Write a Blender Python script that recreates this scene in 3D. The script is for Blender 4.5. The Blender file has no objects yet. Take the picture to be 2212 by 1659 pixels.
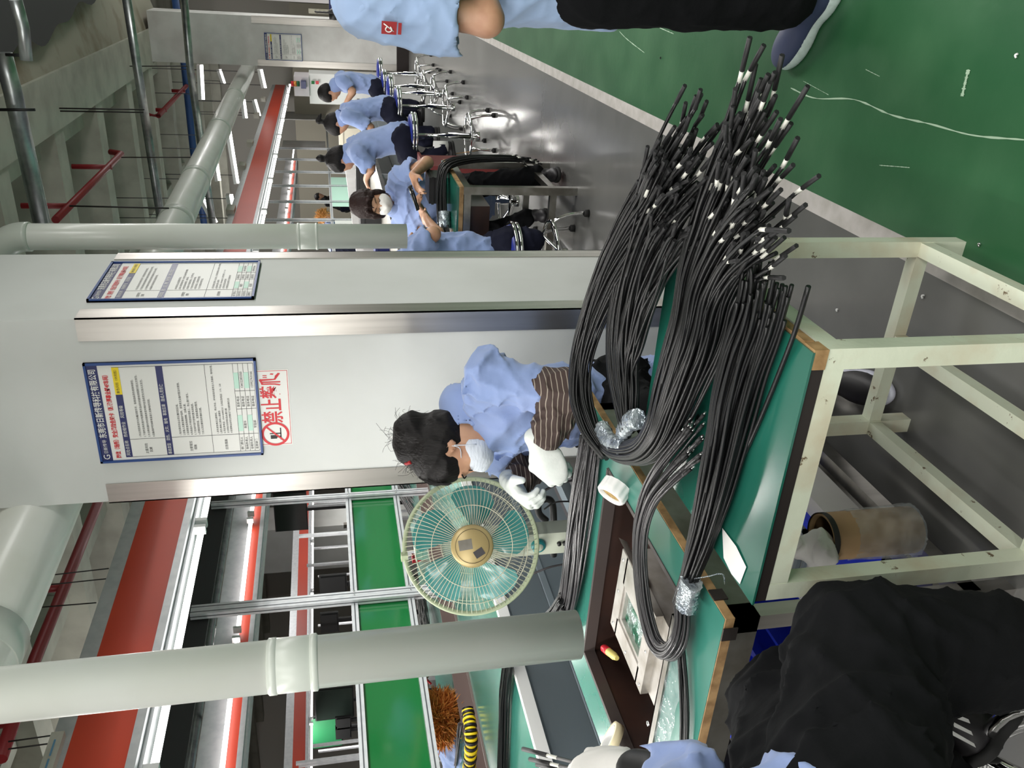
import bpy, math, random
import numpy as np
from mathutils import Vector, Matrix, Euler
random.seed(7); rng = np.random.RandomState(7)
SC = bpy.context.scene; COL = SC.collection
# ---------------------------------------------------------------- camera (solved from the vanishing points of the hall)
FPX = 1805.2; PITCH, ROLL, YAW = [math.radians(a) for a in (12.06, 2.245, 27.14)]; CAMH = 1.42
_z = np.array([0, 0, 1.0]); _f0 = np.array([-math.sin(YAW), math.cos(YAW), 0]); _r0 = np.array([math.cos(YAW), math.sin(YAW), 0])
FW = _f0*math.cos(PITCH) - _z*math.sin(PITCH); _D = -(_z*math.cos(PITCH) + _f0*math.sin(PITCH))
RT = _r0*math.cos(ROLL) + _D*math.sin(ROLL); DN = _D*math.cos(ROLL) - _r0*math.sin(ROLL)
EYE = np.array([0, 0, CAMH])
cam = bpy.data.cameras.new('camera'); cob = bpy.data.objects.new('camera', cam); COL.objects.link(cob)
cam.sensor_width = 36; cam.lens = FPX/2212*36; cam.clip_start = .02; cam.clip_end = 200
M = Matrix.Identity(4)
for i in range(3):
    M[i][0] = DN[i]; M[i][1] = RT[i]; M[i][2] = -FW[i]; M[i][3] = EYE[i]
cob.matrix_world = M; SC.camera = cob
SC.view_settings.view_transform = 'Standard'; SC.view_settings.look = 'None'; SC.view_settings.gamma = 1
SC.view_settings.use_curve_mapping = False; SC.view_settings.exposure = .55
SC.cycles.use_denoising = True; SC.cycles.max_bounces = 6; SC.cycles.transparent_max_bounces = 12
SC.cycles.caustics_reflective = False; SC.cycles.caustics_refractive = False; SC.cycles.sample_clamp_indirect = 4
W_ = bpy.data.worlds.new('hall'); SC.world = W_; W_.use_nodes = True
W_.node_tree.nodes['Background'].inputs[0].default_value = (.80, .86, .9, 1); W_.node_tree.nodes['Background'].inputs[1].default_value = .34

def at(x, y, X=None, Y=None, Z=None, D=None):   # point of the place seen at a photo position, on a known plane
    d = FW + RT*(1659 - y - 829.5)/FPX + DN*(x - 1106)/FPX
    if D is not None: t = D
    elif X is not None: t = X/d[0]
    elif Y is not None: t = Y/d[1]
    else: t = (Z - CAMH)/d[2]
    return EYE + d*t
def V(*a): return np.array(a, float)

def area(name, loc, sx, sy, power, col=(1, .98, .94), rot=(0, 0, 0)):
    l = bpy.data.lights.new(name, 'AREA'); l.shape = 'RECTANGLE'; l.size = sx; l.size_y = sy; l.energy = power; l.color = col
    o = bpy.data.objects.new(name, l); COL.objects.link(o); o.location = loc; o.rotation_euler = rot; return o
# ceiling lamps of the hall that hang outside the picture, over the aisle and over the lines, plus added fill lights
def fill_point(name, loc, power, r=.35):
    l = bpy.data.lights.new(name, 'POINT'); l.energy = power; l.shadow_soft_size = r; l.color = (1, .985, .96)
    o = bpy.data.objects.new(name, l); COL.objects.link(o); o.location = loc
for lx, ly, p in [(1.3, .3, 60), (1.3, 5, 80), (1.3, 10, 90), (1.3, 16, 90), (-.2, -1.5, 45)]: area('aisle_lamp_light', (lx, ly, 2.9), .5, 2.6, p)
for lx, ly, p in [(1.3, 2, 52), (1.3, 8, 60), (1.3, 14, 60), (-8, 6, 90), (-8, 14, 90), (-1.6, -1.6, 62), (-5.5, 22, 70), (1.5, 18, 60)]: fill_point('hall_fill_light', (lx, ly, 2.75), p)  # added point fill brightening the ceiling and far end, no fixtures
for lx, ly in ((-2.6, -2.4), (.6, -2.6)): area('rear_fill_light', (lx, ly, 2.1), 2.4, .3, 34, rot=(math.radians(62), 0, 0))  # added fill from behind the camera to lift the dark near pipe
for ly in (1.2, 4.6, 8, 11.5, 15): area('line_lamp_light', (-2.45, ly, 2.02), .1, 2.6, 42)
for ly in (2.5, 7, 12, 17): area('second_line_lamp_light', (-5.6, ly, 2.0), .3, 3.2, 60)
for ly in (4, 11, 18): area('far_line_lamp_light', (-11, ly, 2.1), .5, 5, 120)

# ---------------------------------------------------------------- materials
def lin(c):
    c = [v/255 for v in c]
    return tuple([v/12.92 if v <= .04045 else ((v+.055)/1.055)**2.4 for v in c]) + (1,)
MATS = {}
def mat(name, c, rough=.5, metal=0, c2=None, scale=8, detail=4, lo=.4, hi=.65, bump=0, bscale=60, emit=0, alpha=1, trans=0, coat=0, stretch=None, spec=.5, sheen=0):
    m = bpy.data.materials.new(name); m.use_nodes = True; nt = m.node_tree; b = nt.nodes['Principled BSDF']
    I = b.inputs; I['Base Color'].default_value = lin(c); I['Roughness'].default_value = rough; I['Metallic'].default_value = metal
    I['Specular IOR Level'].default_value = spec
    if coat: I['Coat Weight'].default_value = coat; I['Coat Roughness'].default_value = .12
    if sheen: I['Sheen Weight'].default_value = sheen
    if alpha < 1: I['Alpha'].default_value = alpha
    if trans: I['Transmission Weight'].default_value = trans
    tc = nt.nodes.new('ShaderNodeTexCoord'); mp = nt.nodes.new('ShaderNodeMapping'); nt.links.new(tc.outputs['Object'], mp.inputs[0])
    if stretch: mp.inputs['Scale'].default_value = stretch
    if c2 is not None:
        n = nt.nodes.new('ShaderNodeTexNoise'); n.inputs['Scale'].default_value = scale; n.inputs['Detail'].default_value = detail
        r = nt.nodes.new('ShaderNodeValToRGB'); r.color_ramp.elements[0].position = lo; r.color_ramp.elements[1].position = hi
        r.color_ramp.elements[0].color = lin(c); r.color_ramp.elements[1].color = lin(c2)
        nt.links.new(mp.outputs[0], n.inputs['Vector']); nt.links.new(n.outputs['Fac'], r.inputs[0]); nt.links.new(r.outputs[0], I['Base Color'])
    if bump:
        n = nt.nodes.new('ShaderNodeTexNoise'); n.inputs['Scale'].default_value = bscale; n.inputs['Detail'].default_value = 3
        q = nt.nodes.new('ShaderNodeBump'); q.inputs['Strength'].default_value = bump; q.inputs['Distance'].default_value = .01
        nt.links.new(mp.outputs[0], n.inputs['Vector']); nt.links.new(n.outputs['Fac'], q.inputs['Height']); nt.links.new(q.outputs[0], I['Normal'])
    if emit: I['Emission Color'].default_value = lin(c); I['Emission Strength'].default_value = emit
    MATS[name] = m; return m
mat('floor_grey', (98, 98, 96), .26, c2=(86, 86, 84), scale=2.2, bump=.05, bscale=9, coat=.15)
mat('floor_green', (36, 82, 50), .34, c2=(54, 96, 64), scale=3.5, detail=8, lo=.42, hi=.72, bump=.06, bscale=20, coat=.1)
mat('floor_line', (180, 176, 172), .5, c2=(160, 156, 150), scale=14, detail=8)
mat('scratch', (150, 175, 150), .7)
mat('plaster', (206, 208, 206), .75, c2=(196, 198, 195), scale=1.6, detail=6, bump=.03, bscale=40)
mat('plaster_soft', (205, 204, 202), .7, c2=(190, 188, 186), scale=3, detail=6)
mat('concrete', (150, 149, 138), .9, c2=(132, 131, 121), scale=2, detail=7, bump=.1, bscale=12)
mat('concrete_light', (176, 175, 163), .9, c2=(158, 156, 145), scale=3, detail=7, bump=.08, bscale=14)
mat('lumpy', (158, 152, 138), .95, c2=(118, 104, 84), scale=1.6, detail=7, lo=.5, hi=.7, bump=.6, bscale=4)
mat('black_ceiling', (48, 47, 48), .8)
mat('steel', (206, 202, 196), .36, 1, c2=(190, 186, 180), scale=30, stretch=(1, 1, .04))
mat('steel_dull', (150, 148, 142), .38, 1, c2=(120, 116, 108), scale=9)
mat('galv', (168, 172, 172), .36, .9, c2=(140, 145, 146), scale=14)
mat('alu', (212, 213, 216), .42, .35, c2=(200, 202, 206), scale=20)
mat('alu_groove', (92, 94, 98), .5, .6)
mat('chrome', (225, 225, 225), .07, 1)
mat('pvc', (214, 216, 211), .36, c2=(206, 208, 200), scale=2.5, coat=.15)
mat('pvc_ring', (192, 198, 190), .35)
mat('grime_line', (120, 122, 118), .8)
mat('red_panel', (214, 74, 48), .4, c2=(200, 64, 42), scale=.8)
mat('red_pipe', (132, 28, 34), .45)
mat('blue_pipe', (40, 74, 128), .5)
mat('tube_glow', (255, 252, 248), .5, emit=4)
mat('lamp_white', (225, 224, 224), .4)
mat('green_sheet', (26, 112, 56), .09, coat=.6, spec=.7)
mat('green_dull', (26, 96, 58), .5)
mat('teal_mat', (58, 126, 112), .22, c2=(50, 114, 100), scale=2.5, bump=.03, bscale=12, coat=.3)
mat('teal_cart', (30, 94, 80), .2, c2=(26, 84, 70), scale=2.5, bump=.1, bscale=7, coat=.3)
mat('ply', (166, 134, 92), .7, c2=(130, 100, 64), scale=30, detail=6)
mat('edge_black', (34, 28, 26), .6)
mat('trough', (52, 30, 22), .45, c2=(36, 22, 18), scale=6, coat=.2)
mat('trough_rim', (66, 58, 56), .5)
mat('cart_paint', (204, 210, 190), .5, c2=(192, 184, 160), scale=9, detail=9, lo=.45, hi=.7, bump=.08, bscale=50)
def chips(name):   # paint worn through to brown steel in small flecks
    m = MATS[name]; nt = m.node_tree; b = nt.nodes['Principled BSDF']; old = b.inputs['Base Color'].links[0].from_socket
    tc = nt.nodes.new('ShaderNodeTexCoord'); n = nt.nodes.new('ShaderNodeTexNoise'); n.inputs['Scale'].default_value = 22; n.inputs['Detail'].default_value = 9; n.inputs['Roughness'].default_value = .68
    r = nt.nodes.new('ShaderNodeValToRGB'); r.color_ramp.elements[0].position = .635; r.color_ramp.elements[1].position = .66
    x = nt.nodes.new('ShaderNodeMix'); x.data_type = 'RGBA'; x.inputs[7].default_value = lin((104, 88, 66))
    nt.links.new(tc.outputs['Object'], n.inputs['Vector']); nt.links.new(n.outputs['Fac'], r.inputs[0]); nt.links.new(r.outputs[0], x.inputs[0])
    nt.links.new(old, x.inputs[6]); nt.links.new(x.outputs[2], b.inputs['Base Color'])
chips('cart_paint')
mat('cable', (17, 18, 19), .4, spec=.42)
mat('cable_grey', (50, 49, 51), .32, spec=.6)
mat('cable_end', (18, 18, 20), .6)
mat('sleeve_white', (205, 205, 196), .6)
mat('pin', (220, 220, 220), .2, 1)
mat('film', (190, 200, 205), .12, c2=(120, 130, 140), scale=40, bump=.9, bscale=60, metal=.5)
mat('film_clear', (225, 232, 235), .1, c2=(160, 170, 175), scale=30, alpha=.24, bump=.6, bscale=30)
mat('shirt', (138, 156, 200), .85, c2=(126, 146, 190), scale=5, bump=.25, bscale=24, sheen=.2)
mat('shirt_pale', (146, 168, 200), .85, c2=(136, 158, 192), scale=5, bump=.3, bscale=11, sheen=.2)
mat('trousers', (15, 16, 18), .95, bump=.2, bscale=40, spec=.15)
mat('trousers_navy', (22, 24, 40), .9, bump=.2, bscale=30, spec=.2)
mat('skin', (188, 146, 118), .5, c2=(176, 130, 104), scale=18)
mat('hair', (15, 12, 12), .6, spec=.25, bump=.5, bscale=120, stretch=(1, 1, .15))
mat('hair_brown', (38, 24, 22), .6, spec=.25, bump=.5, bscale=90)
mat('hair_orange', (236, 160, 78), .6, c2=(186, 104, 46), scale=30)
mat('hair_blond', (214, 160, 88), .6, c2=(190, 130, 66), scale=30)
mat('mask', (205, 212, 222), .8, bump=.3, bscale=50, stretch=(1, 1, 3))
mat('glove', (222, 226, 222), .9, c2=(206, 212, 208), scale=10, bump=.12, bscale=90)
mat('white_cloth', (222, 220, 216), .85, bump=.3, bscale=20)
mat('red_thread', (150, 26, 30), .6)
mat('white', (228, 228, 226), .5)
mat('paper', (222, 222, 218), .45)
mat('off_white', (212, 208, 198), .5, c2=(200, 195, 184), scale=12)
mat('navy', (28, 36, 92), .4)
mat('sign_blue', (30, 66, 128), .4)
mat('yellow', (232, 206, 30), .5)
mat('ink', (30, 30, 34), .6)
mat('ink_red', (204, 36, 46), .5)
mat('mint_patch', (186, 222, 206), .5)
mat('fan_wire', (196, 194, 172), .35, spec=.6)
mat('fan_rim', (166, 176, 146), .45)
mat('fan_blade', (60, 140, 138), .22, alpha=.93, coat=.4)
mat('fan_gold', (178, 158, 110), .38, .25)
mat('fan_body', (196, 202, 184), .45)
mat('teal_plastic', (40, 128, 128), .4)
mat('black', (18, 18, 19), .5)
mat('rubber', (22, 22, 22), .8)
mat('tin', (196, 192, 186), .32, .55, c2=(168, 162, 152), scale=16, bump=.06)
mat('solder', (196, 216, 212), .1, .7, c2=(26, 120, 90), scale=26, detail=8, lo=.46, hi=.6, bump=.5, bscale=60)
mat('tape_cream', (218, 206, 170), .6)
mat('sponge', (190, 160, 100), .95, c2=(150, 120, 66), scale=80, bump=.8, bscale=200)
mat('handle_yellow', (222, 206, 120), .4)
mat('handle_red', (200, 32, 48), .35)
mat('card', (168, 138, 100), .75, c2=(154, 124, 88), scale=8)
mat('crate_blue', (24, 48, 190), .4)
mat('seat_blue', (30, 44, 130), .4)
mat('belt_grey', (108, 118, 124), .4)
mat('rail_dark', (70, 68, 70), .5, .4)
mat('brown_rail', (112, 96, 92), .4, .4)
mat('shoe_navy', (60, 68, 98), .6)
mat('shoe_black', (20, 18, 22), .55)
mat('sole', (206, 222, 218), .6, c2=(190, 206, 200), scale=60)
mat('sole_white', (200, 202, 216), .5)
mat('wall_far', (190, 186, 178), .8)
mat('partition', (214, 208, 212), .7)
mat('dark_gap', (30, 22, 20), .8)
mat('beige', (188, 182, 166), .7)
mat('socket_blue', (112, 160, 196), .5)
mat('screen', (36, 44, 40), .15)
mat('mix_wire', (62, 60, 64), .5, c2=(150, 120, 108), scale=200, lo=.6, hi=.7)
mat('brick_red', (96, 26, 24), .6)
def stripes(name, c, c2, sc, axis):
    m = mat(name, c, .85); nt = m.node_tree; b = nt.nodes['Principled BSDF']; tc = nt.nodes.new('ShaderNodeTexCoord')
    w = nt.nodes.new('ShaderNodeTexWave'); w.bands_direction = axis; w.inputs['Scale'].default_value = sc; w.inputs['Distortion'].default_value = 1.2; w.inputs['Detail Scale'].default_value = .6
    r = nt.nodes.new('ShaderNodeValToRGB'); r.color_ramp.elements[0].position = .93; r.color_ramp.elements[1].position = .96
    r.color_ramp.elements[0].color = lin(c); r.color_ramp.elements[1].color = lin(c2)
    nt.links.new(tc.outputs['Object'], w.inputs[0]); nt.links.new(w.outputs[1], r.inputs[0]); nt.links.new(r.outputs[0], b.inputs['Base Color'])
stripes('sleeve_brown', (62, 48, 44), (150, 140, 128), 22, 'Z')

# ---------------------------------------------------------------- builders
class MB:
    def __init__(s): s.v = []; s.f = []; s.sm = []
    def add(s, vs, fs, smooth=False):
        o = len(s.v); s.v += [tuple(map(float, p)) for p in vs]; s.f += [tuple(i+o for i in f) for f in fs]; s.sm += [smooth]*len(fs); return s
    def box(s, a, b, R=None, c=None):
        a = V(*a); b = V(*b); pts = [V(x, y, z) for x in (a[0], b[0]) for y in (a[1], b[1]) for z in (a[2], b[2])]
        return s.add(pts, [(0, 1, 3, 2), (4, 6, 7, 5), (0, 4, 5, 1), (2, 3, 7, 6), (0, 2, 6, 4), (1, 5, 7, 3)])
    def hexa(s, lo, hi):   # lo, hi: four corners each
        return s.add(list(lo)+list(hi), [(3, 2, 1, 0), (4, 5, 6, 7), (0, 1, 5, 4), (1, 2, 6, 5), (2, 3, 7, 6), (3, 0, 4, 7)])
    def bar(s, p, q, w, h, up=(0, 0, 1)):
        p = V(*p); q = V(*q); d = (q-p)/np.linalg.norm(q-p); up = V(*up) if abs(d@V(*up)) < .95 else V(0, 1, 0); sd = np.cross(d, up); sd /= np.linalg.norm(sd); u = np.cross(sd, d)
        sd = sd*w/2; u = u*h/2
        return s.hexa([p-sd-u, p+sd-u, p+sd+u, p-sd+u], [q-sd-u, q+sd-u, q+sd+u, q-sd+u])
    def tube(s, pts, r, n=8, closed=False, cap=True, flat=1):
        pts = np.array(pts, float); m = len(pts); rr = np.full(m, r) if np.isscalar(r) else np.array(r, float)
        if closed: tg = np.roll(pts, -1, 0)-np.roll(pts, 1, 0)
        else: tg = np.gradient(pts, axis=0)
        tg /= np.linalg.norm(tg, axis=1)[:, None]+1e-12
        ref = V(0, 0, 1) if abs(tg[0][2]) < .9 else V(1, 0, 0); u = np.cross(ref, tg[0]); u /= np.linalg.norm(u); U = []
        for i in range(m):
            u = u-tg[i]*np.dot(u, tg[i]); u /= np.linalg.norm(u)+1e-12; U.append(u)
        U = np.array(U); W = np.cross(tg, U); a = np.arange(n)*2*math.pi/n
        ring = pts[:, None, :]+rr[:, None, None]*(np.cos(a)[None, :, None]*U[:, None, :]+flat*np.sin(a)[None, :, None]*W[:, None, :])
        fs = [(i*n+j, i*n+(j+1) % n, ((i+1) % m)*n+(j+1) % n, ((i+1) % m)*n+j) for i in range(m if closed else m-1) for j in range(n)]
        o = len(s.v); s.add(ring.reshape(-1, 3), fs, True)
        if cap and not closed:
            s.f += [tuple(o+j for j in range(n))[::-1], tuple(o+(m-1)*n+j for j in range(n))]; s.sm += [False]*2
        return s
    def cyl(s, p, q, r, n=24, r2=None): return s.tube([p, q], [r, r if r2 is None else r2], n)
    def lathe(s, prof, c=(0, 0, 0), ax=(0, 0, 1), n=32, smooth=True):   # prof: (radius, height)
        ax = V(*ax); ax = ax/np.linalg.norm(ax); u = np.cross(ax, V(1, 0, 0) if abs(ax[0]) < .8 else V(0, 1, 0)); u /= np.linalg.norm(u); w = np.cross(ax, u)
        a = np.arange(n)*2*math.pi/n; vs = []
        for r, h in prof:
            for t in a: vs.append(V(*c)+ax*h+r*(math.cos(t)*u+math.sin(t)*w))
        m = len(prof); return s.add(vs, [(i*n+j, i*n+(j+1) % n, (i+1)*n+(j+1) % n, (i+1)*n+j) for i in range(m-1) for j in range(n)], smooth)
    def grid(s, P, smooth=True, two=0):   # P[i][j] points
        P = np.array(P, float); a, b = P.shape[:2]
        return s.add(P.reshape(-1, 3), [(i*b+j, (i+1)*b+j, (i+1)*b+j+1, i*b+j+1) for i in range(a-1) for j in range(b-1)], smooth)
def mesh(name, mb, m, autosm=None):
    me = bpy.data.meshes.new(name); me.from_pydata(mb.v, [], mb.f)
    if any(mb.sm): me.polygons.foreach_set('use_smooth', mb.sm)
    me.materials.append(MATS[m]); me.update(); return me
def wm(o):
    return Matrix.Translation(o.location) @ o.rotation_euler.to_matrix().to_4x4() @ Matrix.Diagonal((*o.scale, 1))
def ob(name, mb, m, parent=None, local=False, label=None):
    me = mb if isinstance(mb, bpy.types.Mesh) else mesh(name, mb, m)
    o = bpy.data.objects.new(name, me); COL.objects.link(o)
    if parent is not None:
        o.parent = parent
        if not local:
            w = Matrix.Identity(4); p = parent; ch = []
            while p is not None: ch.append(p); p = p.parent
            for p in reversed(ch): w = w @ p.matrix_parent_inverse @ wm(p)
            o.matrix_parent_inverse = w.inverted()
    else:
        n = len(me.vertices); c = np.zeros(n*3); me.vertices.foreach_get('co', c); c = c.reshape(-1, 3)
        b = V((c[:, 0].min()+c[:, 0].max())/2, (c[:, 1].min()+c[:, 1].max())/2, c[:, 2].min()); c -= b
        me.vertices.foreach_set('co', c.ravel()); me.update(); o.location = b
    if label: o['label'] = label
    return o
def tag(o, label, cat, group=None, kind=None):
    o['label'] = label; o['category'] = cat
    if group: o['group'] = group
    if kind: o['kind'] = kind
    return o
def thing(name, label, cat, loc=(0, 0, 0), rz=0, group=None, kind=None):
    o = bpy.data.objects.new(name, None); COL.objects.link(o); o.location = tuple(loc); o.rotation_euler = (0, 0, rz)
    o.empty_display_size = .05
    return tag(o, label, cat, group, kind)
def struct(name, mb, m, parent=None):
    o = ob(name, mb, m, parent)
    if parent is None: o['kind'] = 'structure'
    return o
def dup(root, loc, rz, label, group=None):
    r = root.copy(); COL.objects.link(r); r.location = tuple(loc); r.rotation_euler = (0, 0, rz); r['label'] = label
    if group: r['group'] = group
    for ch in list(root.children):
        c = ch.copy(); COL.objects.link(c); c.parent = r
        for g in list(ch.children):
            d = g.copy(); COL.objects.link(d); d.parent = c
    return r
def smooth_path(P, m):
    P = np.array(P, float); n = len(P); Q = np.vstack([2*P[0]-P[1], P, 2*P[-1]-P[-2]]); t = np.linspace(0, n-1-1e-9, m); i = t.astype(int); f = (t-i)[:, None]
    a, b, c, d = Q[i], Q[i+1], Q[i+2], Q[i+3]
    return .5*((2*b)+(c-a)*f+(2*a-5*b+4*c-d)*f**2+(-a+3*b-3*c+d)*f**3)
# ---- solids grown from a distance field: capsules and ellipsoids melted together, then meshed by surface nets
def cap(a, b, ra, rb, k=.02, n=None, s=1, op='u'): return ('c', V(*a), V(*b), ra, rb, k, None if n is None else V(*n)/np.linalg.norm(n), s, op)
def ell(c, r, axes=None, k=.02, op='u'): return ('e', V(*c), V(*r), np.eye(3) if axes is None else np.array(axes, float), 0, k, None, 1, op)
def _d(pr, X):
    if pr[0] == 'c':
        a, b, ra, rb, n, s = pr[1], pr[2], pr[3], pr[4], pr[6], pr[7]; ab = b-a
        t = np.clip(((X-a)@ab)/(ab@ab+1e-9), 0, 1); v = X-a-t[..., None]*ab
        if n is not None: v = v+(v@n)[..., None]*n*(1/s-1)
        return np.sqrt((v*v).sum(-1))-(ra+t*(rb-ra))
    q = (X-pr[1])@pr[3].T; k0 = np.sqrt(((q/pr[2])**2).sum(-1)); k1 = np.sqrt(((q/pr[2]**2)**2).sum(-1))
    return k0*(k0-1)/(k1+1e-6)
def grow(name, prims, res, m, parent=None, fold=0, fseed=0, clip=None, label=None):
    lo = np.full(3, 9e9); hi = -lo; bbs = []
    for p in prims:
        if p[0] == 'c': R = max(p[3], p[4])*max(1, p[7]); l = np.minimum(p[1], p[2])-R; h = np.maximum(p[1], p[2])+R
        else: R = p[2].max(); l = p[1]-R; h = p[1]+R
        bbs.append((l, h))
        if p[8] == 'u': lo = np.minimum(lo, l); hi = np.maximum(hi, h)
    lo -= 3*res; hi += 3*res; N = np.ceil((hi-lo)/res).astype(int)+1
    G = np.full(N, .2, np.float32); ax = [lo[i]+res*np.arange(N[i]) for i in range(3)]
    for p, (l, h) in zip(prims, bbs):
        pad = max(.03, p[5]*1.5, 3*res); i0 = np.maximum(((l-pad-lo)/res).astype(int), 0); i1 = np.minimum(((h+pad-lo)/res).astype(int)+2, N)
        if (i1 <= i0).any(): continue
        sl = tuple(slice(a, b) for a, b in zip(i0, i1))
        X = np.stack(np.meshgrid(*[ax[i][sl[i]] for i in range(3)], indexing='ij'), -1); d = _d(p, X); g = G[sl]; k = p[5]
        if p[8] == 'u': hh = np.clip(.5+.5*(g-d)/k, 0, 1); G[sl] = g+(d-g)*hh-k*hh*(1-hh)
        else: d = -d; hh = np.clip(.5-.5*(g-d)/k, 0, 1); G[sl] = g+(d-g)*hh+k*hh*(1-hh)
    if clip:
        X = np.stack(np.meshgrid(*ax, indexing='ij'), -1)
        for c, n in clip: G = np.maximum(G, (X-V(*c))@(V(*n)/np.linalg.norm(n)))
    if fold:
        r = np.random.RandomState(fseed); X = np.stack(np.meshgrid(*ax, indexing='ij'), -1).astype(np.float32); q = 0
        for i in range(5):
            w = r.randn(3); w *= (17+9*i)/np.linalg.norm(w); ph = (X@w+1.8*np.sin(X@(r.randn(3)*8))+1.1*np.sin(X@(r.randn(3)*15)+2))
            q = q+(1-np.abs(np.sin(ph)))**2.2*(.4+.6*np.sin(X@(r.randn(3)*7)+r.rand()*6)**2)*(1/(1+.35*i))
        G = G-fold*(2.2*q-.9).astype(np.float32)
    S = G < 0; c = [(i, j, k) for i in (0, 1) for j in (0, 1) for k in (0, 1)]
    def sh(A, o): return A[o[0]:A.shape[0]-1+o[0], o[1]:A.shape[1]-1+o[1], o[2]:A.shape[2]-1+o[2]]
    cnt = sum(sh(S, o).astype(np.int8) for o in c); act = (cnt > 0) & (cnt < 8); idx = np.argwhere(act)
    if not len(idx): return None
    vid = np.full(act.shape, -1, np.int64); vid[act] = np.arange(len(idx)); acc = np.zeros((len(idx), 3)); nn = np.zeros(len(idx))
    for a in c:
        for axx in range(3):
            if a[axx]: continue
            b = list(a); b[axx] = 1; ga = G[tuple((idx+a).T)]; gb = G[tuple((idx+b).T)]; cr = (ga < 0) != (gb < 0)
            t = np.where(cr, ga/(ga-gb+1e-12), 0); pt = idx+np.array(a, float); pt[:, axx] += t; acc[cr] += pt[cr]; nn[cr] += 1
    vs = lo+res*acc/nn[:, None]; F = []
    for axx in range(3):
        o1, o2 = [(1, 2), (2, 0), (0, 1)][axx]; e = np.argwhere(np.diff(S.astype(np.int8), axis=axx) != 0)
        e = e[(e[:, o1] > 0) & (e[:, o2] > 0) & (e[:, o1] < N[o1]-1) & (e[:, o2] < N[o2]-1)]
        u1 = np.zeros(3, int); u1[o1] = 1; u2 = np.zeros(3, int); u2[o2] = 1
        q = np.stack([vid[tuple((e-u1-u2).T)], vid[tuple((e-u2).T)], vid[tuple(e.T)], vid[tuple((e-u1).T)]], 1)
        fl = ~S[tuple(e.T)]; q[fl] = q[fl][:, ::-1]; F.append(q)
    F = np.vstack(F); F = F[(F >= 0).all(1)]
    me = bpy.data.meshes.new(name); me.from_pydata(vs, [], F.tolist()); me.polygons.foreach_set('use_smooth', [True]*len(F)); me.materials.append(MATS[m]); me.update()
    return ob(name, me, m, parent, label=label)
# ================================================================ the setting
XL = -.575
f = struct('floor', MB().box((-26, -5, -.2), (XL-.027, 34, 0)), 'floor_grey')
struct('painted_floor', MB().box((XL+.027, -5, -.2), (7, 34, 0)), 'floor_green', f); f.children[0]['label'] = 'green painted walkway'
ln = struct('floor_line', MB().box((XL-.0272, -5, -.2), (XL+.0272, 34, .0012)), 'floor_line', f); ln['label'] = 'off-white painted boundary line'
def scratch(pts, w, nm='scratch', m='scratch'):
    P = smooth_path([at(x, y, Z=.0016) for x, y in pts], 40); s = MB(); L = []
    for i, p in enumerate(P):
        d = P[min(i+1, 39)]-P[max(i-1, 0)]; n = V(-d[1], d[0], 0)/np.linalg.norm(d); ww = w*(.25+rng.rand())
        L.append([p-n*ww, p+n*ww])
    s.grid(L); struct(nm, s, m, f)
scratch([(1708, 190), (1760, 212), (1845, 215), (1925, 248), (2010, 268), (2100, 292), (2212, 302)], .0024)
scratch([(1338, 68), (1355, 85), (1392, 114)], .0022); scratch([(1425, 60), (1455, 73)], .002); scratch([(1735, 175), (1790, 205)], .0008)
scratch([(2092, 150), (2085, 178), (2078, 208)], .006); scratch([(1900, 357), (1965, 362)], .0012); scratch([(1870, 150), (1900, 165)], .001)
struct('wall_back', MB().box((-26, 26, 0), (7, 26.2, 6)), 'wall_far'); struct('wall_left', MB().box((-22.2, -5, 0), (-22, 26, 6)), 'wall_far')
struct('wall_right', MB().box((6.8, -5, 0), (7, 26, 6)), 'wall_far'); struct('wall_front', MB().box((-22, -5.2, 0), (7, -5, 6)), 'wall_far')
# ceiling: deep ribs running across the hall, with small stiffeners on their faces, under a slab
ceil = struct('ceiling', MB().box((-22, -5, 5.0), (7, 26, 5.2)), 'concrete')
YR = [4.0, 5.75, 7.5, 9.25, 11.0, 12.8, 14.5, 16.25, 18, 20, 22, 24]
for i, y in enumerate(YR):
    sk = .02
    b = MB().hexa([(-22, y+.0, 4.0), (-1.45, y-.1, 4.0), (-1.45, y+.22, 4.0), (-22, y+.3, 4.0)], [(-22, y-.03, 4.99), (-1.45, y-.13, 4.99), (-1.45, y+.25, 4.99), (-22, y+.33, 4.99)])
    struct('ceiling_rib', b, 'concrete_light', ceil)
for i, y in enumerate(YR[:-1]):
    for x in np.arange(-1.9, -16, -2.1):
        if i > 7: break
        struct('cross_rib', MB().box((x-.09, y+.3, 4.16), (x+.09, YR[i+1]-.1, 4.98)), 'concrete_light', ceil)
bm = MB().hexa([(-1.72, -3, 3.98), (-1.2, -3, 3.98), (-1.2, 14.75, 3.98), (-1.72, 14.75, 3.98)], [(-1.72, -3, 4.95), (-1.2, -3, 4.95), (-1.2, 14.75, 4.95), (-1.72, 14.75, 4.95)])
struct('ceiling_beam', bm, 'concrete_light')
# rough plaster haunch on the aisle side of the beam, torn edge of the black suspended ceiling beyond
L = []
for i, y in enumerate(np.linspace(-1, 16, 60)):
    row = []
    for j, t in enumerate(np.linspace(0, 1, 14)):
        x = -1.2+3.4*t; z = 4.02+.22*math.sin(t*5+y*.8)*t+.1*math.sin(y*2.3+j)*t+.8*t
        row.append((x, y, z))
    L.append(row)
struct('ceiling_soffit', MB().grid(L), 'lumpy')
s = MB(); L = []
ep = [at(x, y, Z=3.96) for x, y in ((-60, 128), (0, 112), (60, 96), (110, 82), (128, 62), (150, 30), (188, 4), (230, -40))]; ep = [ep[0]+V(0, -4, 0)]+ep+[ep[-1]+V(1.5, 1, 0)]
for p in smooth_path(ep, 60): L.append([(p[0]+.05*math.sin(p[1]*6), p[1], 3.96), (p[0]+1.2, p[1]-.2, 3.95), (6.5, p[1]-1.5, 3.95)])
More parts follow.
